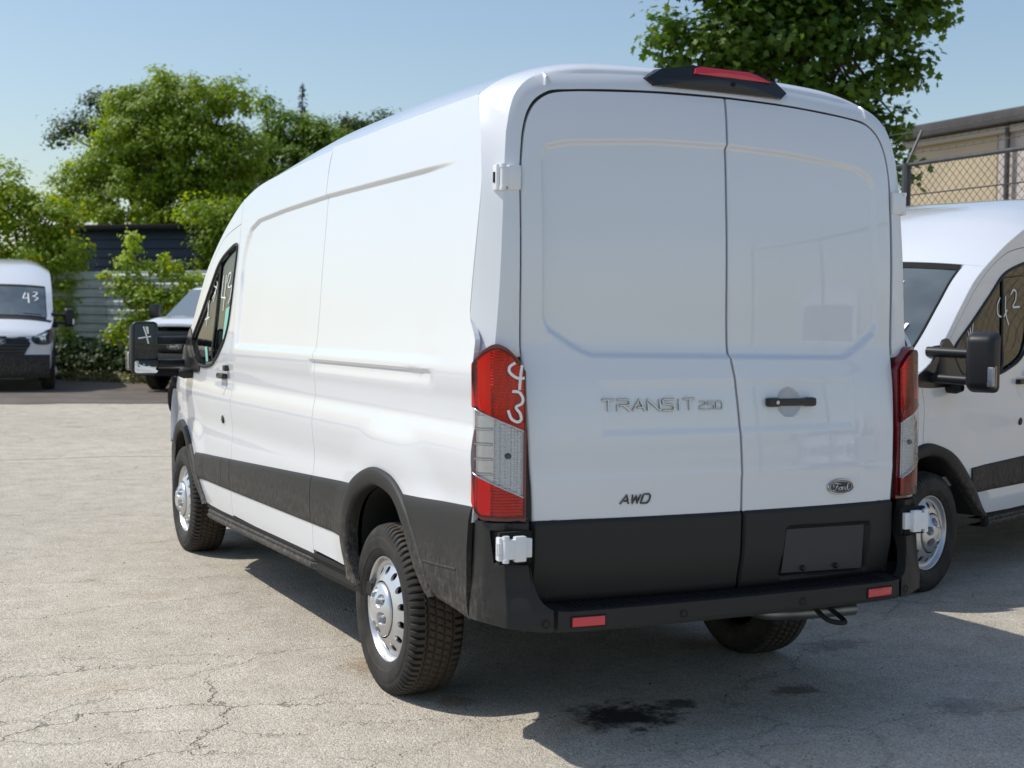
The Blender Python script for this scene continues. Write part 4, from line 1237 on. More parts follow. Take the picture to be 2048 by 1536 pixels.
scribble('marker_or_reflected_writing', [[(4.55, -.77), (4.72, -.74), (4.57, -.71)]], wsf, near_van, .012, (0, .7, .7))
poly_patch('inspection_sticker', [(4.27, -.61), (4.30, -.60), (4.305, -.55), (4.275, -.54)], wsf, M['mark'], near_van, n=4, rings=3, hint=(0, 1, 1), closed_smooth=False)
scribble('marker_or_reflected_writing', [[(4.30, -.50), (4.42, -.46), (4.40, -.56)], [(4.31, -.55), (4.52, -.56)], [(4.28, -.64), (4.29, -.72), (4.35, -.68), (4.37, -.64), (4.40, -.73), (4.46, -.67)]], wsf, far_van, .011, (0, .7, .7))

# ------------------------------------------------------------------ ground
def ground_material():
    mt, N, L, b = mat_new('old_asphalt')
    geo = N.new("ShaderNodeNewGeometry")
    pos = geo.outputs["Position"]
    def noise(scale, detail=6, rough=.6, vec=None):
        n = N.new("ShaderNodeTexNoise"); n.inputs["Scale"].default_value = scale; n.inputs["Detail"].default_value = detail; n.inputs["Roughness"].default_value = rough
        L.new(vec or pos, n.inputs["Vector"]); return n
    def ramp(src, stops):
        r = N.new("ShaderNodeValToRGB")
        e = r.color_ramp.elements
        while len(e) < len(stops): e.new(.5)
        for k, (p, c) in enumerate(stops): e[k].position = p; e[k].color = (*c, 1) if len(c) == 3 else c
        L.new(src, r.inputs[0]); return r
    def mix(fac, a, bb, mode='MIX'):
        mx = N.new("ShaderNodeMix"); mx.data_type = 'RGBA'; mx.blend_type = mode
        if isinstance(fac, float): mx.inputs[0].default_value = fac
        else: L.new(fac, mx.inputs[0])
        for s_, v in ((6, a), (7, bb)):
            if isinstance(v, tuple): mx.inputs[s_].default_value = (*v, 1)
            else: L.new(v, mx.inputs[s_])
        return mx.outputs[2]
    def math_(op, a, bb=None, c=None):
        n = N.new("ShaderNodeMath"); n.operation = op
        for k, v in enumerate((a, bb, c)):
            if v is None: continue
            if isinstance(v, (int, float)): n.inputs[k].default_value = v
            else: L.new(v, n.inputs[k])
        return n.outputs[0]
    big = noise(.55, 5, .6)
    base = ramp(big.outputs["Fac"], [(.3, (.50, .462, .39)), (.7, (.59, .552, .482))]).outputs[0]
    mid = noise(4.5, 6, .65)
    base = mix(.5, base, ramp(mid.outputs["Fac"], [(.35, (.42, .383, .32)), (.65, (.63, .59, .515))]).outputs[0])
    # stone chippings
    vo = N.new("ShaderNodeTexVoronoi"); vo.inputs["Scale"].default_value = 140; L.new(pos, vo.inputs["Vector"])
    chips = ramp(vo.outputs["Color"], [(.0, (.30, .29, .28)), (.35, (.85, .84, .82)), (.7, (1.1, 1.08, 1.05)), (1.0, (1.55, 1.5, 1.45))])
    base = mix(.75, base, chips.outputs[0], 'MULTIPLY')
    fine = noise(260, 3, .7)
    base = mix(.55, base, ramp(fine.outputs["Fac"], [(.34, (.50, .49, .48)), (.52, (1, 1, 1)), (.72, (1.35, 1.33, 1.3))]).outputs[0], 'MULTIPLY')
    base = mix(.55, base, ramp(noise(.16, 4, .55).outputs["Fac"], [(.35, (.80, .79, .78)), (.65, (1.12, 1.12, 1.12))]).outputs[0], 'MULTIPLY')
    # brown stains
    st = noise(1.1, 7, .7)
    sf = ramp(st.outputs["Fac"], [(.58, (0, 0, 0)), (.74, (.55, .55, .55))])
    base = mix(sf.outputs[0], base, (.30, .20, .11))
    # cracks: warped cell borders, only in some areas
    warp = noise(2.2, 5, .7)
    sub = N.new("ShaderNodeVectorMath"); sub.operation = 'MULTIPLY_ADD'; L.new(warp.outputs["Color"], sub.inputs[0]); sub.inputs[1].default_value = (.55, .55, 0); L.new(pos, sub.inputs[2])
    def crack(scale, w, sx=1.0):
        mp = N.new("ShaderNodeMapping"); mp.inputs["Scale"].default_value = (sx * scale, scale, 0); mp.inputs["Rotation"].default_value = (0, 0, -.12)
        L.new(sub.outputs[0], mp.inputs[0])
        v = N.new("ShaderNodeTexVoronoi"); v.feature = 'DISTANCE_TO_EDGE'; v.voronoi_dimensions = '2D'; v.inputs["Scale"].default_value = 1; L.new(mp.outputs[0], v.inputs["Vector"])
        return ramp(v.outputs["Distance"], [(0, (1, 1, 1)), (w, (0, 0, 0))]).outputs[0]
    msk = ramp(noise(.42, 3, .5).outputs["Fac"], [(.50, (0, 0, 0)), (.64, (1, 1, 1))]).outputs[0]
    fade = ramp(noise(7, 4, .6).outputs["Fac"], [(.30, (0, 0, 0)), (.48, (1, 1, 1))]).outputs[0]
    c1 = math_('MULTIPLY', crack(.85, .009, .33), fade)
    c2 = math_('MULTIPLY', math_('MULTIPLY', crack(1.9, .013, .55), msk), fade)
    cr = math_('MAXIMUM', math_('MULTIPLY', c1, .5), c2)
    # long joint across the lot and a second one further off
    sep = N.new("ShaderNodeSeparateXYZ"); L.new(pos, sep.inputs[0])
    wob = math_('MULTIPLY', math_('SUBTRACT', noise(1.6, 5, .6).outputs["Fac"], .5), .35)
    yy = math_('ADD', math_('ADD', sep.outputs["Y"], math_('MULTIPLY', sep.outputs["X"], .06)), wob)
    j1 = math_('LESS_THAN', math_('ABSOLUTE', math_('SUBTRACT', yy, 10.85)), .026)
    cr = math_('MAXIMUM', cr, math_('MULTIPLY', j1, .75))
    base = mix(math_('MULTIPLY', cr, .6), base, (.05, .045, .038))
    # oil spots behind the van
    def spot(x, y, r, k, col_, seed):
        dx = math_('SUBTRACT', sep.outputs["X"], x); dy = math_('MULTIPLY', math_('SUBTRACT', sep.outputs["Y"], y), k)
        d = math_('SQRT', math_('ADD', math_('MULTIPLY', dx, dx), math_('MULTIPLY', dy, dy)))
        d = math_('ADD', d, math_('MULTIPLY', math_('SUBTRACT', noise(9 + seed, 6, .7).outputs["Fac"], .5), r * 2.6))
        f = N.new("ShaderNodeMapRange"); f.interpolation_type = 'SMOOTHSTEP'; L.new(d, f.inputs[0]); f.inputs[1].default_value = r; f.inputs[2].default_value = r * .35
        return f.outputs[0], col_
    for x, y, r, k, c_, s_, amt in ((-.24, .30, .27, 1.2, (.018, .018, .02), 0, .97), (.05, .36, .14, 1.6, (.03, .025, .02), 1, .8), (.62, .33, .14, 1.5, (.12, .085, .05), 2, .7),
                               (-.83, 1.40, .22, 1.0, (.25, .16, .08), 3, .55), (-.75, .75, .10, 1.0, (.28, .17, .08), 4, .6), (-.45, .30, .09, .8, (.25, .15, .07), 5, .35), (1.1, -.15, .2, 1.3, (.06, .06, .06), 6, .35), (1.3, .9, .25, 2, (.06, .06, .06), 7, .4)):
        f, c_ = spot(x, y, r, k, c_, s_)
        base = mix(math_('MULTIPLY', f, amt), base, c_)
    L.new(base, b.inputs["Base Color"])
    b.inputs["Roughness"].default_value = .9
    b.inputs["Specular IOR Level"].default_value = .25
    h = math_('ADD', math_('MULTIPLY', fine.outputs["Fac"], .5), math_('SUBTRACT', math_('MULTIPLY', vo.outputs["Distance"], -1.0), math_('MULTIPLY', cr, 2.5)))
    bp = N.new("ShaderNodeBump"); bp.inputs["Strength"].default_value = .8; bp.inputs["Distance"].default_value = .006
    L.new(h, bp.inputs["Height"]); L.new(bp.outputs[0], b.inputs["Normal"])
    return mt

def sheet(name, xs, ys, mat, dz=0.0, edge=None):
    X, Y = np.meshgrid(np.array(xs, float), np.array(ys, float), indexing='ij')
    if edge is not None: X, Y = edge(X, Y)
    P = np.stack([X, Y, ground_z(X, Y) + dz], -1)
    V, F = grid_data(P, None, (0, 0, 1))
    o = make(name, V, F, mat, None)
    o["kind"] = "structure"
    return o
M['asphalt'] = ground_material()
sheet('ground', np.unique(np.concatenate([np.linspace(-600, 600, 13), np.linspace(-60, 60, 13)])), np.unique(np.concatenate([[-600, -200, -60, -20], np.linspace(0, 40, 81), [60, 120, 300, 900]])), M['asphalt'])

def dirt_mat():
    mt, N, L, b = mat_new('packed_dirt')
    geo = N.new("ShaderNodeNewGeometry")
    n = N.new("ShaderNodeTexNoise"); n.inputs["Scale"].default_value = 1.3; n.inputs["Detail"].default_value = 9; n.inputs["Roughness"].default_value = .7
    L.new(geo.outputs["Position"], n.inputs["Vector"])
    r = N.new("ShaderNodeValToRGB"); e = r.color_ramp.elements; e[0].position = .3; e[1].position = .72; e[0].color = (.085, .068, .056, 1); e[1].color = (.17, .145, .125, 1)
    L.new(n.outputs["Fac"], r.inputs[0]); L.new(r.outputs[0], b.inputs["Base Color"]); b.inputs["Roughness"].default_value = 1
    bp = N.new("ShaderNodeBump"); bp.inputs["Strength"].default_value = .6; bp.inputs["Distance"].default_value = .03; L.new(n.outputs["Fac"], bp.inputs["Height"]); L.new(bp.outputs[0], b.inputs["Normal"])
    return mt
M['dirt'] = dirt_mat()
wv = lambda x: .12 * np.sin(x * 1.7) + .07 * np.sin(x * 4.1 + 1)
sheet('dirt_strip', np.linspace(-30, 40, 141), np.linspace(0, 1, 14), M['dirt'], .005,
      lambda X, Y: (X, (17.95 - .45 * X * .55 + wv(X)) * (1 - Y) + 46 * Y))

# ------------------------------------------------------------------ pickup truck far behind
def build_truck():
    t = empty("pickup_truck")
    m_ = M['paint']
    W = .99
    # body side with wheel openings (front of the truck at y = 0, it extends towards -y)
    def wheel_r(y, z, c): return np.hypot(y - c, z - .38)
    yl = np.linspace(-5.6, -.06, 150); vv = np.linspace(0, 1, 40)
    top = pchip([(-5.6, 1.40), (-3.2, 1.40), (-3.15, 1.32), (-1.6, 1.32), (-1.3, 1.31), (-.4, 1.27), (-.06, 1.16)])
    tp = pchip([(-5.6, 0), (-.7, 0), (-.3, .06), (-.06, .20)])
    for sx in (-1, 1):
        Y = yl[:, None] + 0 * vv[None]; Z = .42 + (top(Y) - .42) * vv[None]
        X = W - tp(Y) - .05 * np.clip((Z - .9) / .4, 0, 1) ** 2 - .03 * np.clip((.7 - Z) / .3, 0, 1)
        yc = .25 * (Y[1:, 1:] + Y[:-1, 1:] + Y[1:, :-1] + Y[:-1, :-1]); zc = .25 * (Z[1:, 1:] + Z[:-1, 1:] + Z[1:, :-1] + Z[:-1, :-1])
        keep = (wheel_r(yc, zc, -.95) > .47) & (wheel_r(yc, zc, -4.55) > .47)
        patch('body_side', np.stack([sx * X, Y, Z], -1), m_, t, keep, (sx, 0, 0), np.array([-sx * .04, 0, 0]))
        for c in (-.95, -4.55):
            a = np.linspace(-.25, math.pi + .25, 24)
            V, F = tube_data([(sx * (W - float(tp(c))), c + .48 * math.cos(q), .38 + .48 * math.sin(q)) for q in a], .03, .02, (sx, 0, 0), 6)
            make('arch_lip', V, F, M['plastic'], t)
    # bonnet
    x = np.linspace(-1, 1, 31); yb = np.linspace(-1.55, -.03, 20)
    P = np.stack([x[None] * (W - tp(yb)[:, None] - .04), yb[:, None] + 0 * x[None] + .06 * (1 - x[None] ** 2), (top(yb)[:, None] + .09 * (1 - np.abs(x[None]) ** 3) + .025 * sstep(.45, .55, np.abs(x))[None] * sstep(.85, .6, np.abs(x))[None]) * 1.0], -1)
    patch('bonnet', P, m_, t, None, (0, 0, 1), np.array([0, 0, -.04]))
    # cabin: lofted frustum with glass set proud of it
    low = [(-.93, -1.35), (.93, -1.35), (.93, -3.3), (-.93, -3.3)]; hi = [(-.72, -2.15), (.72, -2.15), (.74, -3.2), (-.74, -3.2)]
    rows = []
    def ring(q, z, r=.10, bow=.10):
        pts = []
        for i in range(4):
            p0 = np.array(q[i]); p1 = np.array(q[(i + 1) % 4])
            for u in np.linspace(0, 1, 14)[:-1]:
                p = p0 + (p1 - p0) * u; b_ = bow if i == 0 else .02
                n_ = np.array([(p1 - p0)[1], -(p1 - p0)[0]]); n_ = n_ / np.linalg.norm(n_)
                p = p - n_ * -b_ * (1 - (2 * u - 1) ** 2) * (1 if i != 0 else -1) * (-1 if i == 0 else -1) * .0 + np.array([0, b_ * (1 - (2 * u - 1) ** 2) if i == 0 else 0])
                pts.append((p[0], p[1], z))
        pts.append(pts[0]); return pts
    for k in np.linspace(0, 1, 8):
        rows.append(ring([tuple(np.array(l) * (1 - k) + np.array(h) * k) for l, h in zip(low, hi)], 1.33 + .60 * k))
    for s_, dz in ((.97, .03), (.90, .055), (.5, .075), (.02, .08)):
        c = np.mean(np.array(hi), 0); rows.append(ring([tuple(c + (np.array(h) - c) * s_) for h in hi], 1.92 + dz, bow=.10 * s_))
    V, F = grid_data(np.array(rows)); o = make('cabin', V, F, m_, t, sharp=50); fix_normals(o)
    R_ = np.array(rows)
    def glass_patch(name, i0, i1, k0, k1, off):
        G_ = R_[k0:k1 + 1, i0:i1 + 1]
        patch(name, G_ + np.array(off), M['truck_glass'], t, None, off)
    M['truck_glass'] = simple('dark_truck_glass', (.10, .14, .16), .05, 0, 1.0, 1.0)
    glass_patch('windscreen', 0, 13, 0, 7, (0, .012, .008))
    glass_patch('side_window', 15, 24, 1, 6, (.012, 0, 0))
    glass_patch('side_window', 41, 50, 1, 6, (-.012, 0, 0))
    # nose
    box('grille', (0, -.05, .93), (1.42, .14, .40), M['black'], t, .05)
    for z in (.80, .89, .98, 1.06): box('grille_bar', (0, .03, z), (1.30, .03, .028), M['plastic'], t, .008)
    oval('oval_emblem', lambda u, v: np.stack([u, np.full(np.shape(u), .05), v], -1), 0, .85, .15, .06, t, (0, 1, 0))
    for sx in (-1, 1):
        box('headlight', (sx * .80, -.09, .96), (.26, .14, .28), M['lamp_metal'], t, .04)
        box('headlight_lens', (sx * .80, -.075, .96), (.27, .15, .29), M['clear_lens'], t, .04)
        box('side_mirror', (sx * 1.19, -1.55, 1.50), (.22, .16, .28), M['black'], t, .05)
        V, F = tube_data([(sx * .90, -1.6, 1.28), (sx * 1.12, -1.56, 1.34)], .035, .03, (0, 0, 1), 8); make('mirror_arm', V, F, M['black'], t)
    box('front_bumper', (0, -.02, .56), (1.80, .26, .30), M['plastic'], t, .08)
    box('bumper_valance', (0, -.10, .36), (1.66, .20, .14), M['under'], t, .04)
    box('bumper_lip', (0, .085, .47), (.9, .05, .04), M['lamp_metal'], t, .012)
    box('underbody', (0, -2.8, .52), (1.5, 5.2, .3), M['under'], t)
    box('load_bed', (0, -4.4, .9), (1.86, 2.3, .6), M['under'], t)
    box('dash_panel', (0, -1.5, 1.12), (1.7, .2, .12), M['black'], t)
    V, F = tube_data([(-.3, -1.30, 1.22), (.1, -1.24, 1.24), (.4, -1.28, 1.235)], .012, None, (0, 0, 1), 6); make('wiper', V, F, M['rubber'], t)
    for y in (-.95, -4.55):
        wheel(t, -.83, y, .345, True); wheel(t, .83, y, .345, False)
    return t
truck = build_truck()
tf = (-.62, -.785)
place(truck, (0, 0), (2.28, 20.3), tf)
truck.location.z = float(ground_z(0, 22))
tag(truck, "white pickup truck with black grille seen past the foreground van's mirror", "pickup truck")

# ------------------------------------------------------------------ corrugated fence and dark shed at the back
M['pale_metal'] = simple('pale_green_sheet_metal', (.36, .40, .36), .55, .0, 0, .4, var=(2.5, .22))
M['navy'] = simple('navy_siding', (.026, .042, .068), .5, 0, 0, .4, var=(1.2, .2))
M['wood'] = simple('weathered_post', (.12, .10, .08), .8, var=(6, .3))
A = np.array([-2.2, 33.05]); B = np.array([6.6, 21.5])
d = (B - A) / np.linalg.norm(B - A); nrm = np.array([-d[1], d[0]]) * (-1 if (-d[1]) > 0 else 1)
if nrm[1] > 0: nrm = -nrm
fence = empty("sheet_metal_fence", (A[0], A[1], .15), 0)
tag(fence, "pale green corrugated metal fence running behind the leafy sapling", "fence")
Lf = float(np.linalg.norm(B - A)); hs = .2
slat_mesh = None
bay = Lf / 4
for b_ in range(6):
    for k in range(12):
        z = .12 + k * hs
        prof = [(-.02, 0), (.018, .015), (.022, .10), (-.004, .135), (-.004, .19), (-.02, .198)]
        V = []; 
        for s_ in (0, bay - .012):
            for o_, zz in prof:
                V.append((d[0] * s_ + nrm[0] * o_, d[1] * s_ + nrm[1] * o_, zz))
        F = [(i, i + 1, i + 7, i + 6) for i in range(5)] + [(5, 0, 6, 11), (0, 1, 2, 3, 4, 5), (6, 7, 8, 9, 10, 11)]
        if slat_mesh is None:
            sl = fix_normals(make('slat', V, F, M['pale_metal'], fence, smooth=False)); slat_mesh = sl.data
        else:
            sl = link(bpy.data.objects.new('slat', slat_mesh), fence)
        sl.location = (d[0] * bay * b_, d[1] * bay * b_, z)
for b_ in range(7):
    p = d * bay * b_ - nrm * .08
    box('post', (p[0], p[1], 1.2), (.09, .09, 2.5), M['wood'], fence, .01)

shed = empty("shed", (1.55, 32.2, .15), math.atan2(-2.33, 2.59))
tag(shed, "dark navy clapboard shed with flat roof rising behind the metal fence", "shed")
board = None
for k in range(16):
    V = [(0, 0, 0), (0, -.05, 0), (0, -.008, .235), (0, .01, .235), (4.7, 0, 0), (4.7, -.05, 0), (4.7, -.008, .235), (4.7, .01, .235)]
    F = [(0, 1, 2, 3), (7, 6, 5, 4), (0, 4, 5, 1), (1, 5, 6, 2), (2, 6, 7, 3), (3, 7, 4, 0)]
    if board is None:
        bo = fix_normals(make('siding_board', V, F, M['navy'], shed, smooth=False)); board = bo.data
    else: bo = link(bpy.data.objects.new('siding_board', board), shed)
    bo.location = (0, 0, .05 + k * .228)
box('wall', (2.35, 1.5, 1.85), (4.66, 2.9, 3.6), M['navy'], shed)
box('roof', (2.35, 1.4, 3.76), (5.0, 3.4, .14), M['gap'], shed, .02)
box('wall_lamp', (3.6, -.06, 2.9), (.16, .08, .09), M['mark'], shed, .02)

# ------------------------------------------------------------------ building and chain-link fence on the right
M['tan'] = simple('tan_wall_panel', (.52, .43, .295), .7, 0, 0, .3, var=(1.0, .07))
M['pink'] = simple('grey_pink_wall_panel', (.54, .475, .44), .7, 0, 0, .3, var=(1.0, .06))
M['fascia'] = simple('roof_fascia', (.06, .055, .055), .6, var=(1.5, .2))
M['cream'] = simple('cream_trim', (.5, .45, .36), .6)
bld = empty("warehouse", (20, 20.7, 0))
tag(bld, "low tan panelled warehouse with dark flat roof edge behind the chain link fence", "building")
box('wall', (5.05, -14, 3.0), (9.9, 28, 6.0), M['tan'], bld)
pan = {}
for c in range(10):
    for r in range(5):
        mt = M['pink'] if (c % 5) in (1, 4) else M['tan']
        if mt.name not in pan:
            V, F = box_data((0, 0, 0), (.06, 2.76, 1.18), .012, 1)
            o = make('wall_panel', V, F, mt, bld, sharp=20); pan[mt.name] = o.data
        else: o = link(bpy.data.objects.new('wall_panel', pan[mt.name]), bld)
        o.location = (.07, -1.40 - 2.78 * c, .62 + 1.2 * r)
box('eaves_trim', (-.02, -14, 6.03), (.18, 28.2, .16), M['cream'], bld, .02)
box('roof_fascia', (-.12, -14, 6.28), (.40, 28.5, .30), M['fascia'], bld, .03)
box('roof', (5, -14, 6.36), (10, 28.4, .2), M['fascia'], bld)
V, F = tube_data([(-.10, -3.2, 0), (-.10, -3.2, 6.2)], .06, None, (0, 1, 0), 10); make('downpipe', V, F, M['fascia'], bld)

M['galv'] = simple('galvanised_steel', (.07, .075, .08), .5, .5, 0, .5, var=(8, .2))
M['wire'] = simple('fence_wire', (.10, .10, .10), .55, .5)
FX = 8.2
cl = empty("chain_link_fence", (FX, 7.96, 0))
tag(cl, "chain link fence with barbed wire strands on top beside the maple tree", "fence")
y0, y1, zt = -10.0, 12.0, 3.48
def tb(name, pts, r, mat, n=8):
    V, F = tube_data(pts, r, None, (1, 0, .01), n); return make(name, V, F, mat, cl)
for k in range(-6, 2):
    yy = k * 3.0
    tb('post', [(0, yy, 0), (0, yy, zt + .02)], .042 if k else .055, M['galv'], 10)
    tb('post_arm', [(0, yy, zt), (.22, yy, zt + .42)], .018, M['galv'])
tb('top_rail', [(0, y0 - 8, zt), (0, y1 - 8, zt)], .026, M['galv'])
tb('middle_wire', [(0, y0 - 8, 3.12), (0, y1 - 8, 3.12)], .008, M['galv'], 6)
for q in (.35, .68, 1.0):
    ln = [( .22 * q, y, zt + .42 * q + .012 * math.sin(y * 2.1)) for y in np.linspace(y0 - 8, y1 - 8, 120)]
    w_ = tb('barbed_wire', ln, .0045, M['wire'], 4)
    parts = []
    for y in np.arange(y0 - 8, y1 - 8, .13):
        parts.append(tube_data([(.22 * q - .015, y, zt + .42 * q - .02), (.22 * q + .015, y + .01, zt + .42 * q + .02)], .003, None, (0, 1, 0), 3, False))
    V, F = join_data(parts); o = make('barbs', V, F, M['wire'], w_); o["kind"] = "stuff"
V = []; F = []
pitch = .105; H = zt
ts = np.arange(y0 - 8 - H, y1 - 8 + H, pitch)
for sg in (1, -1):
    for t_ in ts:
        ya, yb_ = (t_, t_ + H) if sg > 0 else (t_, t_ - H)
        za, zb_ = 0.0, H
        lo, hi_ = y0 - 8, y1 - 8
        pts = []
        n_ = 8
        for u in np.linspace(0, 1, n_):
            y = ya + (yb_ - ya) * u; z = za + (zb_ - za) * u
            if lo <= y <= hi_: pts.append((.004 * sg, y, z))
        if len(pts) > 1:
            v, f = tube_data([pts[0], pts[-1]], .0034, None, (1, 0, 0), 3, False)
            F += [tuple(int(i) + len(V) for i in q) for q in f]; V += v.tolist()
wm = make('wire_mesh', V, F, M['wire'], cl); wm["kind"] = "stuff"

# ------------------------------------------------------------------ trees and plants
def leaf_mat(name, c1, c2, trans, yellow=0.0):
    mt = bpy.data.materials.new(name); mt.use_nodes = True
    N = mt.node_tree.nodes; L = mt.node_tree.links
    b = N["Principled BSDF"]
    geo = N.new("ShaderNodeNewGeometry")
    r = N.new("ShaderNodeValToRGB"); e = r.color_ramp.elements
    e[0].color = (*c1, 1); e[1].color = (*c2, 1)
    if yellow:
        e[1].position = .93
        n = e.new(.985); n.color = (*yellow, 1)
    L.new(geo.outputs["Random Per Island"], r.inputs[0]); L.new(r.outputs[0], b.inputs["Base Color"])
    b.inputs["Roughness"].default_value = .5; b.inputs["Specular IOR Level"].default_value = .35
    t = N.new("ShaderNodeBsdfTranslucent")
    hsv = N.new("ShaderNodeHueSaturation"); hsv.inputs["Hue"].default_value = .485; hsv.inputs["Value"].default_value = trans; hsv.inputs["Saturation"].default_value = 1.1
    L.new(r.outputs[0], hsv.inputs["Color"]); L.new(hsv.outputs[0], t.inputs[0])
    mx = N.new("ShaderNodeMixShader"); mx.inputs[0].default_value = .42
    L.new(b.outputs[0], mx.inputs[1]); L.new(t.outputs[0], mx.inputs[2]); L.new(mx.outputs[0], N["Material Output"].inputs[0])
    return mt
M['bark'] = simple('bark', (.07, .055, .042), .9, bump=(25, .6, .02), var=(9, .35))
LEAF = np.array([(0, 0, 0), (-.36, .48, .08), (.36, .48, .08), (0, 1.0, -.10)])
LEAF_F = np.array([(0, 2, 1), (1, 2, 3)])
MAPLE = np.array([(0, 0, 0), (-.22, .02, .02), (-.55, .10, .04), (-.36, .34, .02), (-.50, .68, .05), (-.20, .62, .01), (0, 1.0, -.10), (.20, .62, .01), (.50, .68, .05), (.36, .34, .02), (.55, .10, .04), (.22, .02, .02), (0, .40, -.03)])
MAPLE_F = np.array([(12, i + 1, i) for i in range(0, 11)] + [(12, 0, 11)])

def fast_mesh(name, V, F, mat, parent):
    me = bpy.data.meshes.new(name)
    V = np.ascontiguousarray(V, np.float32); F = np.ascontiguousarray(F, np.int32)
    me.vertices.add(len(V)); me.vertices.foreach_set("co", V.ravel())
    me.loops.add(F.size); me.loops.foreach_set("vertex_index", F.ravel())
    me.polygons.add(len(F))
    me.polygons.foreach_set("loop_start", np.arange(0, F.size, F.shape[1], dtype=np.int32))
    me.polygons.foreach_set("loop_total", np.full(len(F), F.shape[1], np.int32))
    me.materials.append(mat); me.update(); me.validate()
    return link(bpy.data.objects.new(name, me), parent)

def leaves_data(C, OUT, size, tmpl, faces, rng, droop=.35):
    """one leaf at every point of C; its face looks roughly along OUT and upwards"""
    n = len(C)
    nrm_ = OUT + np.array([0, 0, .75]) + rng.normal(0, .42, (n, 3))
    nrm_ /= np.linalg.norm(nrm_, axis=1)[:, None] + 1e-9
    tip = OUT * .6 + rng.normal(0, .8, (n, 3)) + np.array([0, 0, -droop])
    tip -= (tip * nrm_).sum(1)[:, None] * nrm_
    tip /= np.linalg.norm(tip, axis=1)[:, None] + 1e-9
    sd = np.cross(tip, nrm_)
    s = size * rng.uniform(.6, 1.25, n)
    V = C[:, None, :] + s[:, None, None] * (tmpl[None, :, 0:1] * sd[:, None] + tmpl[None, :, 1:2] * tip[:, None] + tmpl[None, :, 2:3] * nrm_[:, None])
    F = faces[None] + (np.arange(n) * len(tmpl))[:, None, None]
    return V.reshape(-1, 3), F.reshape(-1, 3)

def crown_points(blobs, clumps_per_m2, leaves_per, spread, rng, flat=.85):
    C = []; O = []; centres = []
    for (x, y, z, r) in blobs:
        k = max(4, int(clumps_per_m2 * 4 * math.pi * r * r))
        dirs = rng.normal(0, 1, (k, 3)); dirs /= np.linalg.norm(dirs, axis=1)[:, None]
        rad = r * rng.uniform(.45, 1.12, k) ** .8
        c = np.array([x, y, z]) + dirs * rad[:, None] * np.array([1, 1, flat])
        centres.append(c)
        m_ = rng.integers(int(leaves_per * .5), int(leaves_per * 1.6) + 1, k)
        idx = np.repeat(np.arange(k), m_)
        off = rng.normal(0, 1, (len(idx), 3)) * spread * np.array([1, 1, .55])
        C.append(c[idx] + off)
        o = dirs[idx] * .7 + off / spread * .25
        O.append(o)
    return np.vstack(C), np.vstack(O), np.vstack(centres)

def limb(p, q, r0, r1, rng, n=7, wob=.06):
    p = np.array(p, float); q = np.array(q, float)
    t = np.linspace(0, 1, n)[:, None]
    L_ = np.linalg.norm(q - p)
    mid = p + (q - p) * t + np.array([0, 0, .12 * L_]) * (t * (1 - t)) + rng.normal(0, wob * L_ * .3, (n, 3)) * (t * (1 - t)) * 2
    return tube_data(mid, np.linspace(r0, r1, n), None, (.3, .2, 1), 7, False)

def plant(name, label, cat, base, trunk_top, trunk_r, blobs, mat, leaf, tmpl=(LEAF, LEAF_F), density=5, per=16, spread=.22, group=None, seed=1, nlimb=40, fork=.35):
    rng = np.random.default_rng(seed)
    base = np.array(base, float)
    t = empty(name, tuple(base)); tag(t, label, cat, group)
    bl = [(x - base[0], y - base[1], z - base[2], r) for x, y, z, r in blobs]
    C, O, K = crown_points(bl, density, per, spread, rng)
    keep = C[:, 2] > .05
    V, F = leaves_data(C[keep], O[keep], leaf, tmpl[0], tmpl[1], rng)
    fast_mesh("crown", V, F, mat, t)
    tt = np.array(trunk_top, float) - base
    V, F = limb((0, 0, -.1), tt, trunk_r, trunk_r * .45, rng, 9, .03)
    make("trunk", V, F, M['bark'], t, sharp=0)
    parts = []
    sel = rng.choice(len(K), min(nlimb, len(K)), replace=False)
    for b_ in bl:
        u = rng.uniform(fork, 1.0)
        parts.append(limb(tt * u, b_[:3], trunk_r * .38 * (1.15 - u * .5), trunk_r * .10, rng))
    for i in sel:
        j = int(np.argmin([np.linalg.norm(K[i] - np.array(q[:3])) for q in bl]))
        parts.append(limb(bl[j][:3], K[i], trunk_r * .10, trunk_r * .03, rng, 5))
    V, F = join_data(parts)
    make("branches", V, F, M['bark'], t, sharp=0)
    return t

lm_yellow = leaf_mat('leaf_yellow_green', (.15, .24, .018), (.28, .37, .035), 2.2, (.48, .38, .04))
lm_mid = leaf_mat('leaf_mid_green', (.12, .20, .016), (.24, .32, .030), 2.2)
lm_dark = leaf_mat('leaf_dark_green', (.035, .075, .014), (.075, .12, .022), 1.5)
lm_maple = leaf_mat('leaf_maple', (.038, .095, .012), (.10, .17, .020), 2.0)
lm_bush = leaf_mat('leaf_sapling', (.17, .26, .02), (.29, .38, .04), 2.2, (.45, .33, .03))

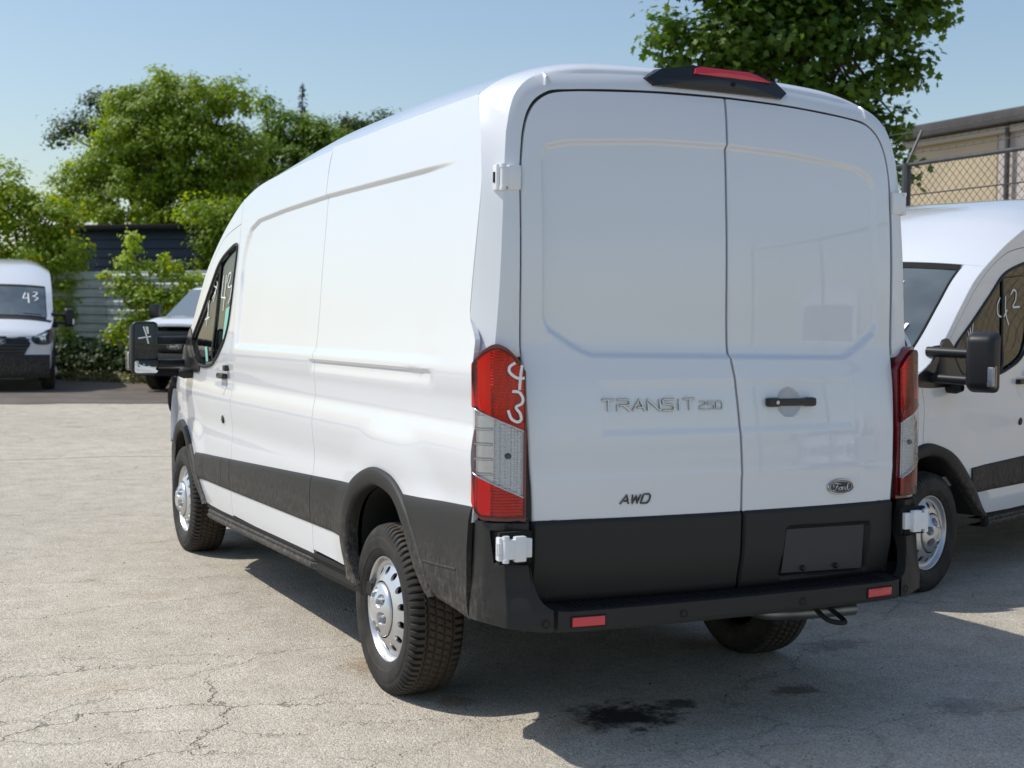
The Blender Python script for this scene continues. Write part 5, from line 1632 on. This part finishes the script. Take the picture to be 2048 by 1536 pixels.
T1 = [(4.62, 32.69, 7.7, .82), (3.64, 33.16, 7.55, .61), (5.47, 32.25, 7.37, .95), (6.33, 31.85, 7.72, .68), (4.24, 32.81, 6.34, 1.5), (5.7, 32.07, 5.95, 1.36), (3.02, 33.39, 5.77, .95), (3.62, 33.04, 4.83, 1.4), (5.21, 32.25, 4.58, 1.22), (6.44, 31.72, 6.23, .82), (2.4, 33.65, 4.81, .82), (6.18, 31.78, 4.87, .95), (4.61, 32.65, 6.88, 1.09), (4.56, 32.74, 8.2, .3), (5.48, 32.28, 8.05, .34), (3.9, 31.2, 4.15, .35), (3.0, 31.6, 4.1, .3)]
T1 = [(x + .45, y + 2.6, z + .35, r * 1.07) for x, y, z, r in T1]
plant("broadleaf_tree", "big bushy bright green tree with a broad crown above the dark shed", "tree", (4.9, 35.0, .15), (5.0, 35.1, 6.5), .28, T1, lm_mid, .12, density=4.6, per=52, spread=.155, seed=3, group="trees behind the fence")
T3 = [(2.88, 40.24, 7.5, .48), (3.52, 39.94, 7.83, .44), (4.02, 39.72, 8.47, .41), (4.38, 39.52, 8.0, .48), (4.16, 39.6, 7.44, .56), (4.6, 39.45, 8.71, .32), (4.9, 39.6, 7.3, .8), (5.1, 39.6, 6.3, .9)]
plant("broadleaf_tree", "dark thin crowned tree whose boughs stick out left behind the big bushy tree", "tree", (5.2, 39.8, .15), (5.1, 39.7, 6.6), .22, T3, lm_dark, .12, density=8, per=26, spread=.17, seed=4, group="trees behind the fence")
SH = [(.29, 26.85, 4.38, .44), (.09, 26.93, 3.83, .66), (.78, 26.58, 3.73, .6), (1.07, 26.45, 3.95, .44), (.47, 26.69, 2.95, .77), (1.16, 26.36, 3.08, .6), (1.35, 26.23, 2.31, .39), (1.2, 26.28, 1.76, .35), (.95, 26.46, 1.98, .49), (-.1, 27.06, 4.65, .44), (-.5, 27.22, 3.93, .66), (-.51, 27.17, 2.83, .66), (1.37, 26.3, 3.84, .27), (1.3, 26.3, 1.35, .35)]
kf = 31.0 / 29.0
SH = [(-2.914 + (x + 2.914) * kf, -4.08 + (y + 4.08) * kf, 1.516 + (z - 1.516) * kf, r * kf) for x, y, z, r in SH]
plant("shrub_tree", "yellow green shrubby tree rising behind the far left van", "tree", (.75, 29.2, .15), (.7, 29.0, 3.4), .14, SH, lm_yellow, .11, density=7, per=36, spread=.135, seed=5, group="trees behind the fence")
T4 = [(9.14, 37.16, 7.82, .71), (9.99, 36.73, 7.65, .71), (8.85, 37.26, 7.03, .95), (9.84, 36.75, 6.57, 1.11), (9.13, 37.07, 5.76, .95), (10.63, 36.4, 7.45, .6), (8.27, 37.49, 5.75, .63), (10.42, 36.48, 6.89, .95), (8.72, 37.39, 8.37, .35), (9.12, 37.03, 4.97, .79), (10.26, 36.49, 5.46, .95), (8.0, 37.3, 4.6, .9), (7.6, 37.4, 6.3, .7)]
plant("broadleaf_tree", "dense rounded tree just left of the foreground van's roof line", "tree", (9.3, 37.1, .15), (9.3, 37.1, 6.2), .25, T4, leaf_mat('leaf_full_green', (.09, .17, .014), (.18, .27, .026), 2.1), .12, density=4.8, per=48, spread=.15, seed=6, group="trees behind the fence")
T5 = [(14.15, 43.67, 8.97, .57), (14.91, 43.3, 9.11, .47), (13.81, 43.83, 8.78, .57), (13.64, 43.93, 9.15, .34), (14.48, 43.48, 8.31, .94), (15.5, 42.98, 8.52, .76), (16.01, 42.71, 8.15, .76), (13.2, 44.1, 8.0, .8), (12.4, 44.4, 7.4, .8)]
plant("broadleaf_tree", "distant low tree top peeping over the foreground van's roof", "tree", (14.5, 43.6, .15), (14.5, 43.5, 7.6), .25, T5, lm_dark, .14, density=7, per=26, spread=.2, seed=7, group="trees behind the fence")
T6 = [(5.08, 28.92, 3.71, .5), (5.31, 28.83, 4.21, .5), (4.88, 28.99, 3.09, .32), (5.19, 28.84, 3.09, .5), (4.75, 29.11, 4.25, .5), (5.53, 28.69, 3.59, .5), (5.3, 28.8, 2.4, .5)]
plant("shrub_tree", "leafy tree overhanging the right end of the dark shed beside the foreground van's cab", "tree", (5.45, 28.9, .15), (5.3, 28.9, 3.4), .11, T6, lm_mid, .115, density=9, per=28, spread=.16, seed=8, group="trees behind the fence")
BU = [(2.27, 24.48, 3.11, .14), (2.27, 24.48, 3.30, .09), (2.2, 24.49, 2.74, .20), (2.87, 24.15, 2.60, .20), (2.87, 24.15, 2.85, .10), (3.3, 23.93, 2.36, .20), (2.4, 24.36, 2.14, .40), (2.02, 24.55, 2.24, .24), (2.77, 24.17, 1.88, .42), (3.47, 23.85, 2.46, .12), (2.3, 24.38, 1.56, .34), (1.82, 24.67, 2.45, .10), (1.97, 24.53, 1.29, .20), (3.11, 24.01, 1.99, .29), (3.53, 23.8, 2.0, .26), (2.59, 24.3, 2.72, .10), (2.6, 24.3, 1.0, .4), (3.2, 24.0, 1.2, .4), (3.1, 24.0, 2.62, .10)]
plant("sapling", "bright yellow green sapling with upright shoots in front of the corrugated fence", "sapling", (2.65, 24.3, .15), (2.5, 24.4, 1.5), .045, BU, lm_bush, .10, density=24, per=18, spread=.085, seed=9, fork=.1, nlimb=60)
MA = [(7.51, 12.19, 5.8, .34), (7.96, 11.96, 5.59, .47), (8.47, 11.71, 5.82, .57), (8.99, 11.46, 5.97, .65), (9.5, 11.2, 5.83, .65), (10.02, 10.95, 5.84, .61), (10.54, 10.7, 5.99, .47), (10.92, 10.52, 6.17, .32), (7.54, 12.15, 5.37, .26), (8.15, 11.84, 5.17, .34), (8.73, 11.55, 5.1, .39), (9.37, 11.23, 4.97, .47), (9.88, 10.97, 4.97, .47), (10.4, 10.73, 5.2, .39), (10.69, 10.59, 5.34, .26), (10.14, 10.83, 4.48, .32), (10.49, 10.65, 4.55, .26), (10.46, 10.65, 4.05, .22), (10.57, 10.57, 3.69, .13), (8.22, 11.87, 6.53, .65), (9.0, 11.5, 6.83, .79), (9.9, 11.06, 6.84, .79), (10.67, 10.67, 6.71, .57), (9.52, 11.28, 7.55, .86), (9.3, 12.0, 6.2, .9), (9.0, 12.2, 5.4, .6)]
plant("maple_tree", "tall maple tree with star shaped leaves behind the chain link fence", "tree", (9.45, 11.6, 0), (9.4, 11.5, 6.6), .13, MA, lm_maple, .118, (MAPLE, MAPLE_F), density=9.5, per=16, spread=.125, seed=10, nlimb=90, fork=.5)
# spruce tip
def spruce():
    rng = np.random.default_rng(12)
    base = np.array([13.72, 49.58, .15]); t = empty("spruce_tree", tuple(base))
    tag(t, "narrow dark spruce with a pointed tip above the row of trees", "tree", "trees behind the fence")
    H = 11.4
    V, F = tube_data([(0, 0, -.1), (0, 0, H * .5), (0, 0, H)], [.22, .12, .015], None, (1, 0, 0), 8); make("trunk", V, F, M['bark'], t, sharp=0)
    C = []; O = []
    for z in np.arange(1.5, H, .16):
        R = .06 + (H - z) * .19
        k = int(5 + R * 4)
        for a in rng.uniform(0, 2 * math.pi, k):
            L_ = R * rng.uniform(.6, 1.1)
            for u in np.linspace(.15, 1, max(3, int(L_ / .09))):
                C.append((L_ * u * math.cos(a), L_ * u * math.sin(a), z - .25 * L_ * u)); O.append((math.cos(a), math.sin(a), -.1))
    V, F = leaves_data(np.array(C), np.array(O), .17, LEAF * np.array([.6, 1, 1]), LEAF_F, rng)
    fast_mesh("crown", V, F, leaf_mat('spruce_needles', (.014, .035, .016), (.03, .055, .025), 1.0), t)
spruce()

# weeds and grass along the fence foot
def weeds(name, line, width, n, h, size, mat, seed, label):
    rng = np.random.default_rng(seed)
    P0, P1 = np.array(line[0]), np.array(line[1])
    u = rng.uniform(0, 1, n); w = rng.normal(0, width, n)
    dd = (P1 - P0) / np.linalg.norm(P1 - P0); nn = np.array([-dd[1], dd[0]])
    p = P0 + (P1 - P0) * u[:, None] + nn * w[:, None]
    hh = h * (.45 + .55 * np.sin(u * 23 + 1) ** 2) * rng.uniform(0, 1, n) ** .8
    C = np.stack([p[:, 0], p[:, 1], ground_z(p[:, 0], p[:, 1]) + hh], 1)
    O = np.stack([rng.normal(0, .5, n) - .2, rng.normal(0, .5, n) - .5, rng.uniform(0, 1, n)], 1)
    V, F = leaves_data(C, O, size, LEAF, LEAF_F, rng, -.2)
    o = fast_mesh(name, V, F, mat, None); tag(o, label, name.split('_')[0], None, "stuff")
weeds("weeds", ((.9, 28.2), (5.2, 22.6)), .28, 9000, .95, .13, leaf_mat('leaf_weeds', (.025, .055, .014), (.06, .10, .02), 1.2), 21, "dark weeds growing along the foot of the metal fence")
weeds("grass", ((1.0, 27.3), (5.2, 21.9)), .45, 16000, .16, .10, leaf_mat('grass_blades', (.09, .11, .03), (.22, .20, .07), 1.2), 22, "dry grass fringe between the weeds and the dirt strip")
# loose chippings on the near asphalt
rng = np.random.default_rng(31)
n = 420
px = rng.uniform(-4.2, 2.2, n); py = rng.uniform(-1.2, 9, n)
tv = np.array([(0, 0, .6), (1, 0, 0), (0, 1, 0), (-1, 0, 0), (0, -1, 0)]); tf_ = np.array([(0, 1, 2), (0, 2, 3), (0, 3, 4), (0, 4, 1)])
sc = rng.uniform(.003, .008, n); an = rng.uniform(0, 6.28, n)
c_, s_ = np.cos(an), np.sin(an)
X = px[:, None] + sc[:, None] * (tv[None, :, 0] * c_[:, None] - tv[None, :, 1] * s_[:, None] * .7); Y = py[:, None] + sc[:, None] * (tv[None, :, 0] * s_[:, None] + tv[None, :, 1] * c_[:, None] * .7)
Z = ground_z(X, Y) + sc[:, None] * tv[None, :, 2] * 1.2
o = fast_mesh("pebbles", np.stack([X, Y, Z], -1).reshape(-1, 3), (tf_[None] + (np.arange(n) * 5)[:, None, None]).reshape(-1, 3), simple('pebble', (.06, .055, .05), .9, var=(3, .6)), None)
tag(o, "scattered dark pebbles on the sunlit asphalt", "pebbles", None, "stuff")
